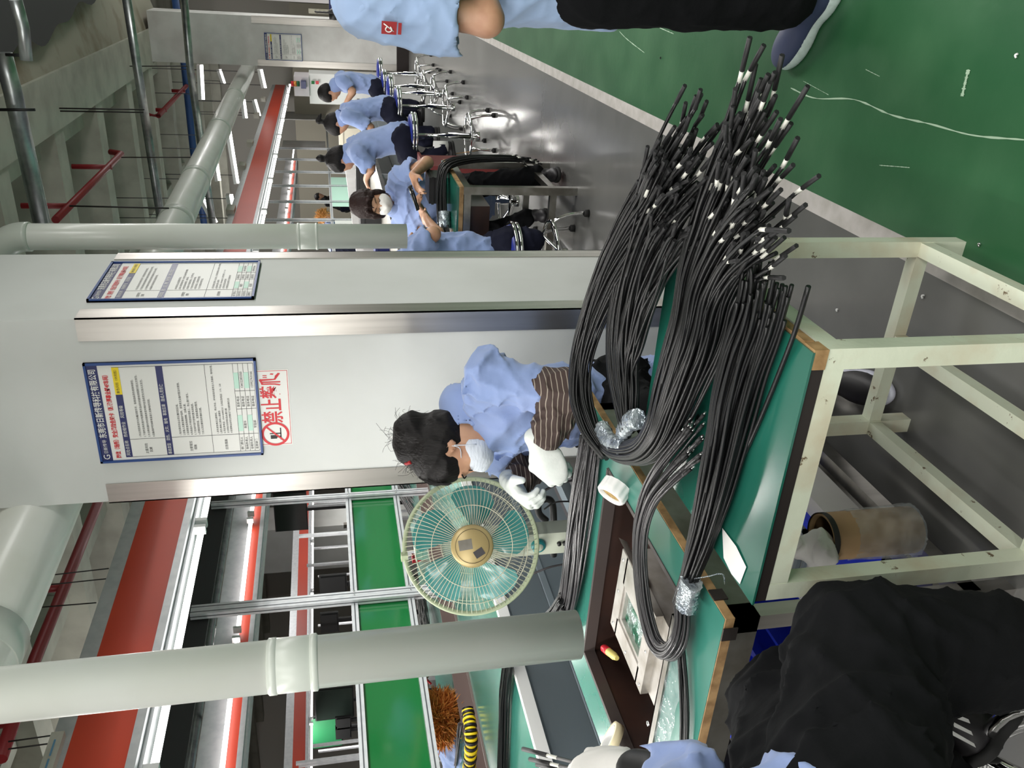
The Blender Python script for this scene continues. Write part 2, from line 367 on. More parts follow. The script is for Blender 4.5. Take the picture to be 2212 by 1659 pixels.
b = struct('ceiling_drop', s.grid(L), 'black_ceiling'); b['label'] = 'torn black sheet'
# pillars with stainless corner guards
def pillar(x0, x1, y0, y1, z1, guards, skirt=False):
    p = struct('pillar', MB().box((x0, y0, .0), (x1, y1, z1)), 'plaster' if not skirt else 'plaster_soft')
    for cx, cy, sx, sy in guards:
        g = MB(); w = .075; t = .004; zt = guards[0][4] if len(guards[0]) > 4 else 2.55
    return p
def guard(p, cx, cy, sx, sy, z0, z1, w=.078):   # L profile hugging a corner, legs toward sx / sy
    t = .005
    g = MB(); xs = sorted((cx-sx*t, cx+sx*w)); ys = sorted((cy-sy*t, cy))
    g.box((xs[0], ys[0], z0), (xs[1], ys[1], z1)); xs = sorted((cx-sx*t, cx)); ys = sorted((cy-sy*t, cy+sy*w)); g.box((xs[0], ys[0], z0), (xs[1], ys[1], z1))
    struct('corner_guard', g, 'steel', p)
PX0, PX1, PY0, PY1 = -1.858, -1.131, 2.8, 3.49
pl = pillar(PX0, PX1, PY0, PY1, 3.98, [])
zt = at(163, 700, Y=PY0)[2]; guard(pl, PX1, PY0, -1, 1, .05, zt); guard(pl, PX0, PY0, 1, 1, .05, at(236, 1084, Y=PY0)[2]); guard(pl, PX1, PY1, -1, -1, .05, at(258, 545, X=PX1)[2]-.0)
pl2 = pillar(-1.66, -.93, 14.72, 15.4, 3.98, [], True)
guard(pl2, -.93, 14.72, -1, 1, .2, 2.45, .1); guard(pl2, -1.66, 14.72, 1, 1, .2, 2.4, .1)
struct('pillar_skirt', MB().box((-1.668, 14.712, .0), (-.922, 15.408, .2)), 'dark_gap', pl2)
# far pillar seen between the light rows on the left
a = at(660, 1140, Y=18); c = at(660, 1232, Y=18)
pl3 = pillar(c[0]-.0, a[0], 18, 19, 3.98, []); guard(pl3, a[0], 18, -1, 1, 0.1, 1.3, .1)
# ---------------------------------------------------------------- signs
def text(name, s, size, loc, m, parent, ax='LEFT', xs=1, sp=1, bold=0, line=1):
    c = bpy.data.curves.new(name, 'FONT'); c.body = s; c.size = size; c.align_x = ax; c.align_y = 'CENTER'; c.space_character = sp; c.space_line = line
    if bold: c.offset = bold
    c.resolution_u = 2; o = bpy.data.objects.new(name, c); COL.objects.link(o); o.parent = parent; o.location = loc; o.rotation_euler = (math.pi/2, 0, 0); o.scale = (xs, 1, 1); c.materials.append(MATS[m]); return o
def plate(name, x0, z0, x1, z1, y, m, par, t=.0008): return ob(name, MB().box((x0, -y-t, z0), (x1, -y, z1)), m, par, local=True)
def safety_sign(label, loc, rz, w, h, full=True, flip=False):
    r = thing('safety_sign', label, 'sign', loc, rz); r['group'] = 'blue framed safety notices on the pillars'
    k = w/.38
    ob('board', MB().box((0, -.006, 0), (w, 0, h)), 'paper', r, local=True)
    fr = MB(); e = .008
    for a, b in (((0, 0), (w, e)), ((0, h-e), (w, h)), ((0, 0), (e, h)), ((w-e, 0), (w, h))): fr.box((a[0], -.012, a[1]), (b[0], .0, b[1]))
    ob('frame', fr, 'sign_blue', r, local=True)
    H = h; x0 = .018*k; x1 = w-.018*k
    plate('header', e, H*.925, w-e, H-e, .006, 'navy', r)
    text('lettering', '东莞市日新传导科技有限公司', .026*k, (.098*k, -.0078, H*.955), 'paper', r, xs=.77, bold=.0004*k)
    text('logo', 'G', .03*k, (.012*k, -.0078, H*.955), 'paper', r); text('lettering', '日新传导', .014*k, (.036*k, -.0078, H*.955), 'paper', r)
    text('lettering', '岗位（场所）安全风险告知卡（新能源事业部4F车间）', .0185*k, (.016*k, -.0078, H*.885), 'ink_red', r, xs=.74, bold=.0005*k)
    yb = H*.845; bh = H*.04
    plate('band', x0, yb-bh, x1, yb, .006, 'navy', r); plate('yellow_band', x1-.1*k, yb-bh, x1, yb, .007, 'yellow', r)
    text('lettering', '风险点名称    热收缩作业    风险等级', .0135*k, (x0+.006*k, -.0078, yb-bh/2), 'paper', r, xs=.9)
    text('lettering', '黄色风险（中风险）', .0105*k, (x1-.096*k, -.0084, yb-bh/2), 'ink', r)
    yc = H*.595
    plate('band', x0, yc-bh, x1, yc, .006, 'navy', r)
    text('lettering', '事故类型   烫伤、火灾、触电   事故后果   造成人员伤亡', .0135*k, (x0+.004*k, -.0078, yc-bh/2), 'paper', r, xs=.83)
    xc = x0+.07*k
    t1 = '1.作业员因未定时对未戴风险手环，容易造成烫伤或身体部位。\n2.下班时没有检查关电源就离开造成的机器电线短路引起火灾发生。\n3.大功率机器长时间使用未定时维护会造成老化引发火灾发生。\n4.设备维护时未断电容易引发触电的风险。'
    text('lettering', t1, .0082*k, (xc+.006*k, -.0068, H*.70), 'ink', r, line=1.75)
    t2 = '1.有关调式作业必须设置风险区域。\n2.设备人员需定期维护保养，发现老化设备时要及时更换。\n3.巡视检查现场易燃物，远离火源。\n4.风扇插头不得虚插在插座上，防止意外发生。\n5.下班或中途不使用时要关闭电源。\n6.定期巡视检查，发现隐患及时整改。\n7.对人员定期培训并做好交底。'
    text('lettering', t2, .0082*k, (xc+.006*k, -.0068, H*.43), 'ink', r, line=1.5)
    yd = H*.31
    t3 = '1.发生紧急情况立即停机，停止作业，并叫现场外面专业人员维修，等待处理。\n2.发生事故立即向上级报告\n公司应急电话：0769-82803333  公共应急电话：119、120\n3.立即启动现场应急处置方案\n4.在保障自身安全的情况下迅速抢救伤员'
    text('lettering', t3, .0078*k, (xc+.006*k, -.0068, H*.228), 'ink', r, line=1.45)
    for s_, z_ in (('主要风险\n  因素', H*.70), ('主要管控\n  措施', H*.43), ('应急措施', H*.225)): text('lettering', s_, .0105*k, (x0+.01*k, -.0068, z_), 'ink', r, line=1.3)
    ln = MB(); ye = H*.142; t = .0006*k
    def hl(z): ln.box((x0, -.0066, z-t), (x1, -.0060, z+t))
    def vl(x, a, b): ln.box((x-t, -.0066, a), (x+t, -.0060, b))
    zb = .02*H; st = (ye-zb)/4
    for z in (yd, ye, ye-st, ye-2*st, ye-3*st, zb): hl(z)
    vl(x0, zb, yb); vl(x1, zb, yb); vl(xc, zb, yb-bh)
    for q in (.17, .24): vl(x0+q*k, zb, ye)
    ob('rule', ln, 'ink', r, local=True)
    for i, (a, b, c_) in enumerate((('部门责任人', '', ''), ('现场负责人', '朱建东', '13412283350'), ('班组负责人', '', ''), ('监管部门', '安监部', '15992763166'))):
        z = ye-(i+.5)*st
        text('lettering', a, .0105*k, (x0+.006*k, -.0068, z), 'ink', r); text('lettering', b, .0105*k, (xc+.022*k, -.0068, z), 'ink', r)
        text('lettering', '联系电话', .0105*k, (x0+.178*k, -.0068, z), 'ink', r); text('lettering', c_, .0115*k, (x0+.25*k, -.0068, z), 'ink', r)
        if b == '':
            plate('correction_tape', xc+.012*k, z-st*.5, xc+.075*k, z+st*.45, .0062, 'mint_patch', r); plate('correction_tape', x0+.25*k, z-st*.45, x0+.31*k, z+st*.5, .0062, 'mint_patch', r)
    return r
tl = at(219, 998, Y=PY0); br = at(552, 772, Y=PY0)
safety_sign('blue framed Chinese safety notice on the wide face of the near pillar', (tl[0], PY0, br[2]), 0, br[0]-tl[0], tl[2]-br[2]-.0)
a = at(187, 654, X=PX1); b = at(563, 568, X=PX1)
safety_sign('blue framed safety notice seen at a slant on the narrow side of the near pillar', (PX1, a[1], b[2]), math.pi/2, b[1]-a[1], a[2]-b[2])
a = at(574, 129, Y=14.72); b = at(651, 74, Y=14.72)
safety_sign('small looking blue framed notice on the far pillar behind the seated workers', (a[0], 14.715, b[2]), 0, b[0]-a[0], a[2]-b[2])
# 'no climbing' sticker
a = at(561, 963, Y=PY0); b = at(622, 797, Y=PY0)
st = thing('warning_sticker', 'white sticker with red characters below the notice on the pillar', 'sticker', (a[0], PY0, b[2]), 0)
w, h = b[0]-a[0], a[2]-b[2]
ob('backing', MB().box((0, -.0012, 0), (w, 0, h)), 'paper', st, local=True)
bd = MB(); e = .0016
for p, q in (((.004, .004), (w-.004, .004+e)), ((.004, h-.004-e), (w-.004, h-.004)), ((.004, .004), (.004+e, h-.004)), ((w-.004-e, .004), (w-.004, h-.004))): bd.box((p[0], -.0018, p[1]), (q[0], -.001, q[1]))
ob('border', bd, 'ink_red', st, local=True)
text('lettering', '禁止攀爬', h*.66, (w*.30, -.002, h*.5), 'ink_red', st, xs=w*.66/(4*h*.66), bold=.0012)
rg = MB(); R = h*.42; cx = w*.155; n = 40
for i in range(n):
    t0, t1 = i*2*math.pi/n, (i+1)*2*math.pi/n
    rg.add([(cx+R*math.cos(t0), -.0024, h/2+R*math.sin(t0)), (cx+R*math.cos(t1), -.0024, h/2+R*math.sin(t1)), (cx+R*.82*math.cos(t1), -.0024, h/2+R*.82*math.sin(t1)), (cx+R*.82*math.cos(t0), -.0024, h/2+R*.82*math.sin(t0))], [(0, 1, 2, 3)])
rg.add([(cx-R*.62, -.0026, h/2-R*.7), (cx-R*.7, -.0026, h/2-R*.6), (cx+R*.62, -.0026, h/2+R*.7), (cx+R*.7, -.0026, h/2+R*.6)], [(0, 1, 2, 3)])
ob('prohibition_ring', rg, 'ink_red', st, local=True)
pc = MB(); pc.box((cx-R*.5, -.0021, h/2-R*.42), (cx+R*.5, -.0012, h/2-R*.34)); pc.box((cx+.0, -.0021, h/2-R*.4), (cx+R*.08, -.0012, h/2+R*.4)); pc.box((cx-R*.4, -.0021, h/2-R*.1), (cx-R*.1, -.0012, h/2+R*.35)); pc.box((cx-R*.3, -.0021, h/2-R*.36), (cx-R*.18, -.0012, h/2-R*.1))
ob('climber_pictogram', pc, 'ink', st, local=True)

# ---------------------------------------------------------------- air pipes
pp = at(1250, 1363, D=1.93); R1 = .0555
top = at(0, 1492, D=1.93*.93)
def pvc(name, label, c, z0, z1, r, rings, elbow=None):
    t = thing(name, label, 'pipe', (c[0], c[1], z0))
    p = MB().lathe([(r-.004, z0+.05), (r-.004, z0), (r, z0), (r, z1)], (c[0], c[1], 0), n=48); ob('pipe', p, 'pvc', t)
    for za, zb, rr in rings:
        q = MB().lathe([(r, za-.003), (rr, za), (rr, zb), (r, zb+.003)], (c[0], c[1], 0), n=48); ob('coupling', q, 'pvc_ring', t)
    return t
zc = lambda x: at(x, 1400, X=pp[0])[2]
c1 = (pp[0]-.01, pp[1]+.0)
k = np.linalg.norm(FW)  # depth along the pipe
def zpipe(x, c):   # height on a vertical axis c seen at photo column x
    lo, hi = -1, 4
    for _ in range(40):
        m_ = (lo+hi)/2; p = V(c[0], c[1], m_)-EYE; v = 1106+FPX*(p@DN)/(p@FW)
        if v > x: lo = m_
        else: hi = m_
    return lo
z0 = zpipe(1247, c1)
pvc('air_duct_pipe', 'thick vertical white air pipe ending open just above the near bench', c1, z0, 3.2, R1, [(zpipe(598, c1), zpipe(582, c1), R1+.004), (zpipe(672, c1), zpipe(598, c1), R1+.0025), (zpipe(685, c1), zpipe(672, c1), R1+.005)])
P2 = (-1.177, 3.88); ze = zpipe(55, P2)
t2 = pvc('air_duct_pipe', 'slim vertical white air pipe with an elbow beside the right edge of the near pillar', P2, zpipe(878, P2), ze, .0575, [(zpipe(648, P2), zpipe(643, P2), .062), (zpipe(683, P2), zpipe(648, P2), .0595), (zpipe(686, P2), zpipe(682, P2), .062)])
el = [(P2[0], P2[1], ze-.02), (P2[0], P2[1], ze)]+[(P2[0]-.13*(1-math.cos(a_)), P2[1], ze+.13*math.sin(a_)) for a_ in np.linspace(.1, math.pi/2, 10)]+[(P2[0]-.9, P2[1], ze+.13)]
ob('elbow', MB().tube(el, .064, 24), 'pvc_ring', t2)
d0 = at(50, 1200, D=2.98*0+math.sqrt(0)+2.35); 
# main duct running along the hall overhead
DX, DZ = -1.98, 2.58
A = at(380, 480, X=DX); B = at(490, 245, X=DX)
dt = thing('air_duct_main', 'long horizontal white air duct running overhead along the hall', 'duct', (DX, 3, A[2]))
zl = lambda y: A[2]+(B[2]-A[2])*(y-A[1])/(B[1]-A[1])
ob('pipe', MB().tube([(DX, -1.5, zl(-1.5)), (DX, 22, zl(22))], .13, 32), 'pvc', dt)
for y in (2.2, 5.3, 6.9, 8.3, 10.9, 13.5): ob('coupling', MB().tube([(DX, y-.05, zl(y)), (DX, y+.07, zl(y+.07))], .136, 32), 'pvc_ring', dt)
# sprinkler pipes
def redpipe(label, path, drops, r=.022):
    t = thing('sprinkler_pipe', label, 'pipe', path[0]); ob('pipe', MB().tube(path, r, 10), 'red_pipe', t)
    for a_, b_ in drops: ob('branch', MB().tube([a_, b_], r*.8, 8), 'red_pipe', t)
def rp(label, pts, dr, X, r):
    P = [at(x, y, X=X) for x, y in pts]
    D_ = []
    for (x, y), (x2, y2) in dr:
        p = at(x, y, X=X); q = at(x2, y2, X=X); D_.append((V(X, p[1], p[2]), V(X, p[1], q[2])))
    redpipe(label, P, D_, r)
rp('dark red sprinkler pipe slanting under the ceiling ribs above the slim pipe', [(238, 328), (262, 332), (120, 475)], [((242, 361), (155, 360)), ((145, 445), (42, 448))], -1.95, .03)
rp('short dark red sprinkler pipe near the far end of the concrete beam', [(318, 248), (342, 250), (406, 182), (418, 160)], [((360, 238), (336, 238)), ((400, 197), (370, 197))], -2.2, .035)
rp('long dark red sprinkler pipe above the red lamp panel at left of the pillar', [(212, 1085), (140, 1265), (76, 1422), (0, 1640)], [((140, 1268), (80, 1273)), ((40, 1558), (0, 1565))], -3.7, .035)
# conduits across the hall
def conduit(label, pts, Y, r, m='galv', nm='conduit'):
    P = [at(x, y, Y=Y) for x, y in pts]; o = ob(nm, MB().tube(P, r, 12), m); tag(o, label, nm)
conduit('thick galvanised conduit hanging under the concrete beam', [(5, 114), (28, 200), (90, 480)], 4.9, .045)
conduit('thinner galvanised conduit crossing the ceiling ribs', [(271, -20), (305, 200), (352, 500)], 9.6, .045)
conduit('galvanised conduit crossing in front of the far pillar top', [(397, -10), (412, 160), (437, 330), (462, 500)], 12.5, .05)
conduit('blue pipe crossing high behind the far pillar', [(378, -5), (398, 140), (418, 330), (446, 520)], 16.2, .06, 'blue_pipe', 'pipe')
conduit('short grey conduit under the torn black sheet', [(34, 0), (50, 60), (57, 130)], 3.2, .02)
for i, (a_, b_, lb) in enumerate((((0, 237), (76, 237), 'dark hanger rod on the thick conduit'), ((12, 118), (70, 120), 'thin hanger rod beside the torn black sheet'))):
    o = ob('hanger_rod', MB().tube([at(*a_, Y=4.8), at(*b_, Y=4.8)], .008, 6), 'black'); tag(o, lb, 'rod')
for (a_, b_), Y, lb in ((((130, 240), (310, 243)), 7.4, 'thin wire in front of the second ceiling rib'), (((128, 234), (312, 237)), 7.4, 'thin wire just above the other one on the ceiling ribs'), (((280, 143), (405, 143)), 11, 'dark cable along the end of the ceiling ribs'), (((150, 445), (365, 450)), 6, 'wire below the long red sprinkler pipe'), (((262, 340), (430, 340)), 9, 'wire right of the red pipe elbow')):
    o = ob('wire', MB().tube([at(*a_, Y=Y), at(*b_, Y=Y)], .006, 5), 'edge_black'); tag(o, lb, 'wire')
for (x0, y0), (x1, y1), lb in (((25, 1252), (235, 1228), 'ceiling wire left of the pillar, upper one of two'), ((20, 1272), (232, 1250), 'ceiling wire left of the pillar, lower one of two'), ((85, 1312), (208, 1302), 'short ceiling wire above the red lamp panel'), ((18, 1602), (116, 1588), 'ceiling wire beside the socket box, upper one'), ((18, 1618), (108, 1606), 'ceiling wire beside the socket box, lower one')):
    o = ob('wire', MB().tube([at(x0, y0, X=-3.5), at(x1, y1, X=-3.5)], .004, 5), 'edge_black'); tag(o, lb, 'wire')
for i, (x0, y0, x1, y1, Y) in enumerate([(410, 370, 468, 480, 13.5), (462, 310, 475, 390, 15.5), (496, 275, 515, 396, 16), (500, 420, 512, 480, 12), (528, 215, 533, 255, 18), (552, 215, 562, 250, 19), (565, 150, 574, 190, 17), (436, 140, 440, 215, 15), (476, 150, 486, 180, 20)][:9]):
    P = at(x0, y0, Y=Y); Q = at(x1, y1, Y=Y)
    t = thing('hanging_lamp', ['long tube lamp nearest behind the overhead duct', 'tube lamp above the bare middle of the red panel', 'bright tube lamp just over the far half of the red panel', 'tube lamp low beside the slim pipe', 'small far lamp right over the red panel end', 'tiny far lamp beside the far pillar edge', 'far lamp touching the far pillar guard', 'dim tube lamp in the far ceiling beside the blue pipe', 'small dim lamp by the far pillar top'][i], 'lamp', (P+Q)/2, group='tube lamps hanging far off')
    b_ = MB().bar(P+V(0, 0, .05), Q+V(0, 0, .05), .14, .05); ob('reflector', b_, 'lamp_white', t); ob('tube', MB().tube([P, Q], .02, 8), 'tube_glow', t)
    for e in (.15, .85): ob('hanger', MB().tube([P+(Q-P)*e+V(0, 0, .05), V(*(P+(Q-P)*e)[:2], 4.98)], .006, 5), 'rail_dark', t)

# ---------------------------------------------------------------- light lines: red panel, channel and tubes
def lamp_line(X, ztop, zr1, zr2, y0, y1, label, tubes, above=False):
    t = thing('light_beam', label, 'light', (X, y0, zr2))
    ob('upper_channel', MB().box((X-.10, y0, zr1), (X, y1, ztop)), 'alu', t)
    ob('red_panel', MB().box((X-.08, y0, zr2), (X+.002, y1, zr1)), 'red_panel', t)
    ob('lower_channel', MB().box((X-.10, y0, zr2-.035), (X+.012, y1, zr2)).box((X-.17, y0, zr2-.05), (X-.03, y1, zr2-.036)), 'alu', t)
    for i, (a_, b_) in enumerate(tubes):
        zz = zr2-.085; xx = X-.06
        if above: zz = zr1+.0; xx = X+.07
        u = ob('lamp_tube', MB().tube([(xx, a_, zz), (xx, b_, zz)], .0165, 12), 'tube_glow', t)
        e = MB()
        for y in (a_, b_): e.box((xx-.025, y-.012, zz-.022), (xx+.025, y+.012, zz+.035))
        ob('lamp_socket', e, 'lamp_white', t)
    return t
X1 = -2.7
zt_, z1_, z2_ = at(284, 1087, X=X1)[2], at(314, 1083, X=X1)[2], at(407, 1078, X=X1)[2]
ys = [(-.2, 1.2), (2.33, 3.83)] if False else []
y = 3.87-1.56*3
while y < 20: ys.append((y+.03, y+1.53)); y += 1.56
lamp_line(X1, zt_, z1_, z2_, .2, 20.5, 'long red sided light beam nearest, hanging over the green mat line', ys)
Z2 = 2.16
pA, pB = at(556, 1080, Z=Z2), at(505, 1600, Z=Z2); X2 = (pA[0]+pB[0])/2
ys = []; y = pA[1]-1.5*4-.3
while y < 22: ys.append((y+.05, y+1.45)); y += 1.5
lamp_line(X2, at(505, 1100, X=X2)[2], at(549, 1087, X=X2)[2], at(566, 1087, X=X2)[2], 2, 22, 'second red sided light beam, behind the nearest one', ys, True)
pA, pB = at(664, 1061, Z=Z2), at(658, 1600, Z=Z2); X3 = -10.5
ys = []; y = 5
while y < 24: ys.append((y+.05, y+1.45)); y += 1.5
zz = at(664, 1300, X=X3)[2]; z3 = at(642, 1300, X=X3)[2]
lamp_line(X3, z3+.12, z3, zz, 4, 25, 'third red sided light beam, farthest away', ys)
# black shade panel between first and second rows
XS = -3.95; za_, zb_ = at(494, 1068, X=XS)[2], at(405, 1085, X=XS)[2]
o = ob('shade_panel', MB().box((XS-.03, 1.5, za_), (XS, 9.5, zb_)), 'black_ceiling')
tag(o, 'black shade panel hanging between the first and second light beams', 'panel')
# socket box on the beam
c_ = at(125, 1600, X=X1+.01); e_ = at(100, 1659, X=X1+.01)
sb = thing('socket_box', 'off-white power socket strip with blue faces fixed on the red light beam', 'socket', (c_[0], c_[1], c_[2]))
ya = at(130, 1594, X=X1)[1]; za = at(128, 1640, X=X1)[2]; zb = at(100, 1640, X=X1)[2]
ob('housing', MB().box((X1-.01, ya-.34, za), (X1+.035, ya, zb)), 'off_white', sb)
for i in range(3): ob('socket_face', MB().box((X1+.034, ya-.04-.085*(i+1)+.015, za+.02), (X1+.039, ya-.04-.085*i, zb-.02)), 'socket_blue', sb)
# small boxes along the top of the beam
for i, (x, y_) in enumerate(((508, 455), (531, 360), (547, 310), (560, 250), (574, 215))):
    p = at(x, y_, X=X1+.01); o = ob('socket_box', MB().box((X1-.02, p[1]-.12, p[2]-.0), (X1+.05, p[1]+.12, p[2]+.09)), 'off_white')
    tag(o, ['white junction box on the red beam nearest the slim pipe', 'second white junction box along the red beam', 'third white junction box along the red beam', 'fourth white junction box along the red beam', 'farthest white junction box on the red beam'][i], 'socket', 'junction boxes on the red beam')
# ================================================================ production line behind the pillar
def extr(p, q, w, nm, par):   # slotted aluminium profile
    b = MB().bar(p, q, w, w); o = ob(nm, b, 'alu', par)
    p = V(*p); q = V(*q); d = (q-p)/np.linalg.norm(q-p)
    g = MB()
    up = V(0, 0, 1) if abs(d[2]) < .9 else V(0, 1, 0); sd = np.cross(d, up); sd /= np.linalg.norm(sd); u = np.cross(sd, d)
    for n in (sd, u, -sd, -u):
        t = np.cross(n, d); c0 = p+n*(w/2+.0004); c1 = q+n*(w/2+.0004)
        g.add([c0-t*.004, c0+t*.004, c1+t*.004, c1-t*.004], [(0, 1, 2, 3)])
    ob('slot', g, 'alu_groove', o)
    return o
ZT = .72; YB0, YB1 = 1.2, 20
xr = at(1147, 1570, Z=ZT)[0]; xl = at(1033, 1550, Z=ZT)[0]; xl2 = at(992, 1520, Z=ZT)[0]; xt2 = at(967, 1630, Z=ZT)[0]
line = thing('assembly_line', 'long assembly line with two strips of teal matting and a brown rail channel between', 'workbench', ((xl+xr)/2, 4, 0))
ob('near_mat', MB().box((xl, YB0, ZT-.02), (xr-.03, YB1, ZT)), 'teal_mat', line)
ob('edge_trim', MB().box((xr-.03, YB0, ZT-.045), (xr, YB1, ZT+.004)), 'white', line)
ob('channel', MB().box((xl2, YB0, ZT-.10), (xl, YB1, ZT-.09)).box((xl-.006, YB0, ZT-.09), (xl, YB1, ZT+.012)).box((xl2, YB0, ZT-.09), (xl2+.006, YB1, ZT+.012)), 'brown_rail', line)
ob('far_mat', MB().box((xt2, YB0, ZT-.02), (xl2, YB1, ZT)), 'teal_mat', line)
ob('apron', MB().box((xr-.06, YB0, .2), (xr-.04, YB1, ZT-.05)).box((xr-.04, YB0, .44), (xr-.02, YB1, .47)), 'belt_grey', line)
ob('base_rail', MB().box((xr-.08, YB0, .08), (xr+.02, YB1, .2)), 'rail_dark', line)
for y in (1.6, 3.4, 5.2, 7, 8.8, 10.6, 12.4): 
    for x in (xr-.12, xt2+.05): ob('leg', MB().bar((x, y, 0), (x, y, ZT-.1), .04, .04, up=(0, 1, 0)), 'alu', line)
# grey belt conveyor tray between the bench and the mat line
tray = thing('cable_tray', 'long grey floor level trough beside the assembly line under the hanging cables', 'trough', (-2.3, 2.4, 0))
p1, p2, p3 = at(1165, 1500, Z=.42), at(1215, 1480, Z=.42), at(1245, 1500, Z=.42)
ob('trough_floor', MB().box((xr+.04, .6, .2), (xr+.34, 6, .22)), 'belt_grey', tray)
ob('trough_side', MB().box((xr+.34, .6, .2), (xr+.36, 6, .34)), 'belt_grey', tray)
ob('trough_rail', MB().box((xr+.38, .6, .06), (xr+.42, 6, .3)).box((xr+.5, .6, .05), (xr+.56, 6, .24)), 'rail_dark', tray)
# the frame with the green sheet
XP = (xl+xl2)/2-.02
zu, zl_ = at(757, 1052, X=XP)[2], at(846, 1052, X=XP)[2]; hr = .045
sc = thing('screen_frame', 'aluminium frame of posts and rails carrying the green sheets above the assembly line', 'frame', (XP, 4, ZT))
YS = 2.0
extr((XP, YS, zu+hr/2), (XP, 24, zu+hr/2), hr, 'upper_rail', sc); extr((XP, YS, zl_-hr/2), (XP, 24, zl_-hr/2), hr, 'lower_rail', sc)
yp = at(700, 1300, X=XP)[1]; posts = [yp-2.3, yp]+[yp+1.2+1.15*i for i in range(13)]
ztp = at(412, 1340, X=XP)[2]
for y in posts:
    extr((XP+.03, y, ZT-.08), (XP+.03, y, ztp), .045, 'post', sc)
    if y == yp or y == posts[0]: extr((XP+.03, y-.046, ZT-.08), (XP+.03, y-.046, ztp), .045, 'post', sc)
    if y == yp: extr((XP, y, ztp-.03), (XP-2.2, y, ztp-.03), .045, 'cross_bar', sc)
extr((XP+.03, yp-.04, ztp-.05), (XP+.03, yp-1.3, 1.75), .035, 'brace', sc) if False else None
bt = MB()
for y in posts:
    for zz in (zu+hr/2, zl_-hr/2):
        for dy in (-.013, .013): bt.lathe([(.006, 0), (.006, .005), (.0, .006)], (XP+.0535, y+dy*1.6, zz), (1, 0, 0), 8)
ob('bolts', bt, 'chrome', sc)
gy = [YS, yp]+posts[2:9:2]
for a_, b_ in zip([YS, yp+.03, yp+3.5], [yp-.03, yp+3.45, 12.1]):
    o = ob('green_screen', MB().box((XP-.012, a_, zl_-.001), (XP-.006, b_, zu+.001)), 'green_sheet'); tag(o, ['green plastic sheet left of the first aluminium post', 'green plastic sheet right of the first aluminium post by the fan', 'green plastic sheet seen past the pillar behind the workers'][[YS, yp+.03, yp+3.5].index(a_)], 'screen', 'green sheets on the line')
ps = MB()
for y0_, y1_ in ((545-70, 495), (355+65, 395)): pass
for i, (px, py0, py1) in enumerate(((728, 360, 374), (740, 478, 500))):
    a_ = at(px, py1, X=XP); b_ = at(px, py0, X=XP)
    o = ob('notice', MB().box((XP+.028, a_[1], zl_+.02), (XP+.031, b_[1], zu-.02)), 'paper'); tag(o, ['paper notice on the green sheet behind the third seated worker', 'paper notice on the green sheet above the masked woman'][i], 'notice')
for i, (py0, py1) in enumerate(((386, 404), (405, 449))):
    a_ = at(740, py1, X=XP); b_ = at(740, py0, X=XP); o = ob('frosted_panel', MB().box((XP+.02, a_[1], zl_), (XP+.026, b_[1], zu)), 'mint_patch'); tag(o, ['narrow pale frosted panel between green sheets', 'wide pale frosted panel above the masked woman'][i], 'panel')
# wires lying on the far mat
def wires(label, pts, n, w, h, r=.004, m='cable', nm='wire_bundle', seg=20, z=None, child='wire', end=None, rough=.6, cat='cables', seed=1, group=None, endv=.1, startv=0, flatside=True, sleeve=0, pinlen=0, endfat=0, n6=6, ext=None):
    rr = np.random.RandomState(seed)
    P = np.array([p if len(p) == 3 and not isinstance(p, tuple) else at(p[0], p[1], Z=p[2]) for p in pts]); t = thing(nm, label, cat, P[len(P)//2], group=group)
    w = np.array(w, float) if not np.isscalar(w) else np.full(len(P), w); h = np.array(h, float) if not np.isscalar(h) else np.full(len(P), h)
    C = smooth_path(P, seg); Wd = np.interp(np.linspace(0, len(P)-1, seg), range(len(P)), w); Hd = np.interp(np.linspace(0, len(P)-1, seg), range(len(P)), h)
    T = np.gradient(C, axis=0); T /= np.linalg.norm(T, axis=1)[:, None]; TS = T.copy()
    for _ in range(seg): TS[1:-1] = (TS[:-2]+2*TS[1:-1]+TS[2:])/4
    S = np.cross(TS, V(0, 0, 1)); S /= np.linalg.norm(S, axis=1)[:, None]+1e-9; Uv = np.cross(S, TS); Uv /= np.linalg.norm(Uv, axis=1)[:, None]
    for i in range(n):
        a0 = rr.rand()*2-1; b0 = rr.rand(); s1, s2, ph = rr.randn(3)
        tt = np.linspace(0, 1, seg); u = a0+rough*.35*np.sin(tt*3.1*(1+.3*s1)+ph)*(rr.rand()); v = np.clip(b0+.25*np.sin(tt*4+s2), 0, 1.1)*np.sqrt(np.maximum(.15, 1-.6*u*u))
        Q = C+S*(u*Wd)[:, None]+Uv*(v*Hd)[:, None]
        e = 1-endv*rr.rand()**.7; s_ = startv*rr.rand(); L = np.linspace(s_, e, seg)*(seg-1); k0 = np.minimum(L.astype(int), seg-2); fr = (L-k0)[:, None]; Q = Q[k0]*(1-fr)+Q[k0+1]*fr
        rad = np.full(seg, r)
        o = ob(child, MB().tube(Q, rad, n6), m, t)
        if endfat:
            d = Q[-1]-Q[-2]; d /= np.linalg.norm(d); d = d+rr.randn(3)*.12; d /= np.linalg.norm(d); q0 = Q[-1]-d*.002
            if sleeve and rr.rand() < sleeve:
                q1 = q0+d*.02; ob('marker_sleeve', MB().tube([q0, q1], r*1.02, 5), 'sleeve_white', o)
                q0 = q1
            ob('end_sleeve', MB().tube([q0, q0+d*endfat*(.6+.6*rr.rand())], r*1.14, 6), 'cable_end', o)
        if pinlen:
            d = Q[-1]-Q[-2]; d /= np.linalg.norm(d); ob('end_sleeve', MB().tube([Q[-1], Q[-1]+d*.025], r*1.25, 6), 'cable_end', o)
            ob('terminal_pin', MB().tube([Q[-1]+d*.025, Q[-1]+d*(.025+pinlen)], r*.75, 6), 'pin', o)
    return t
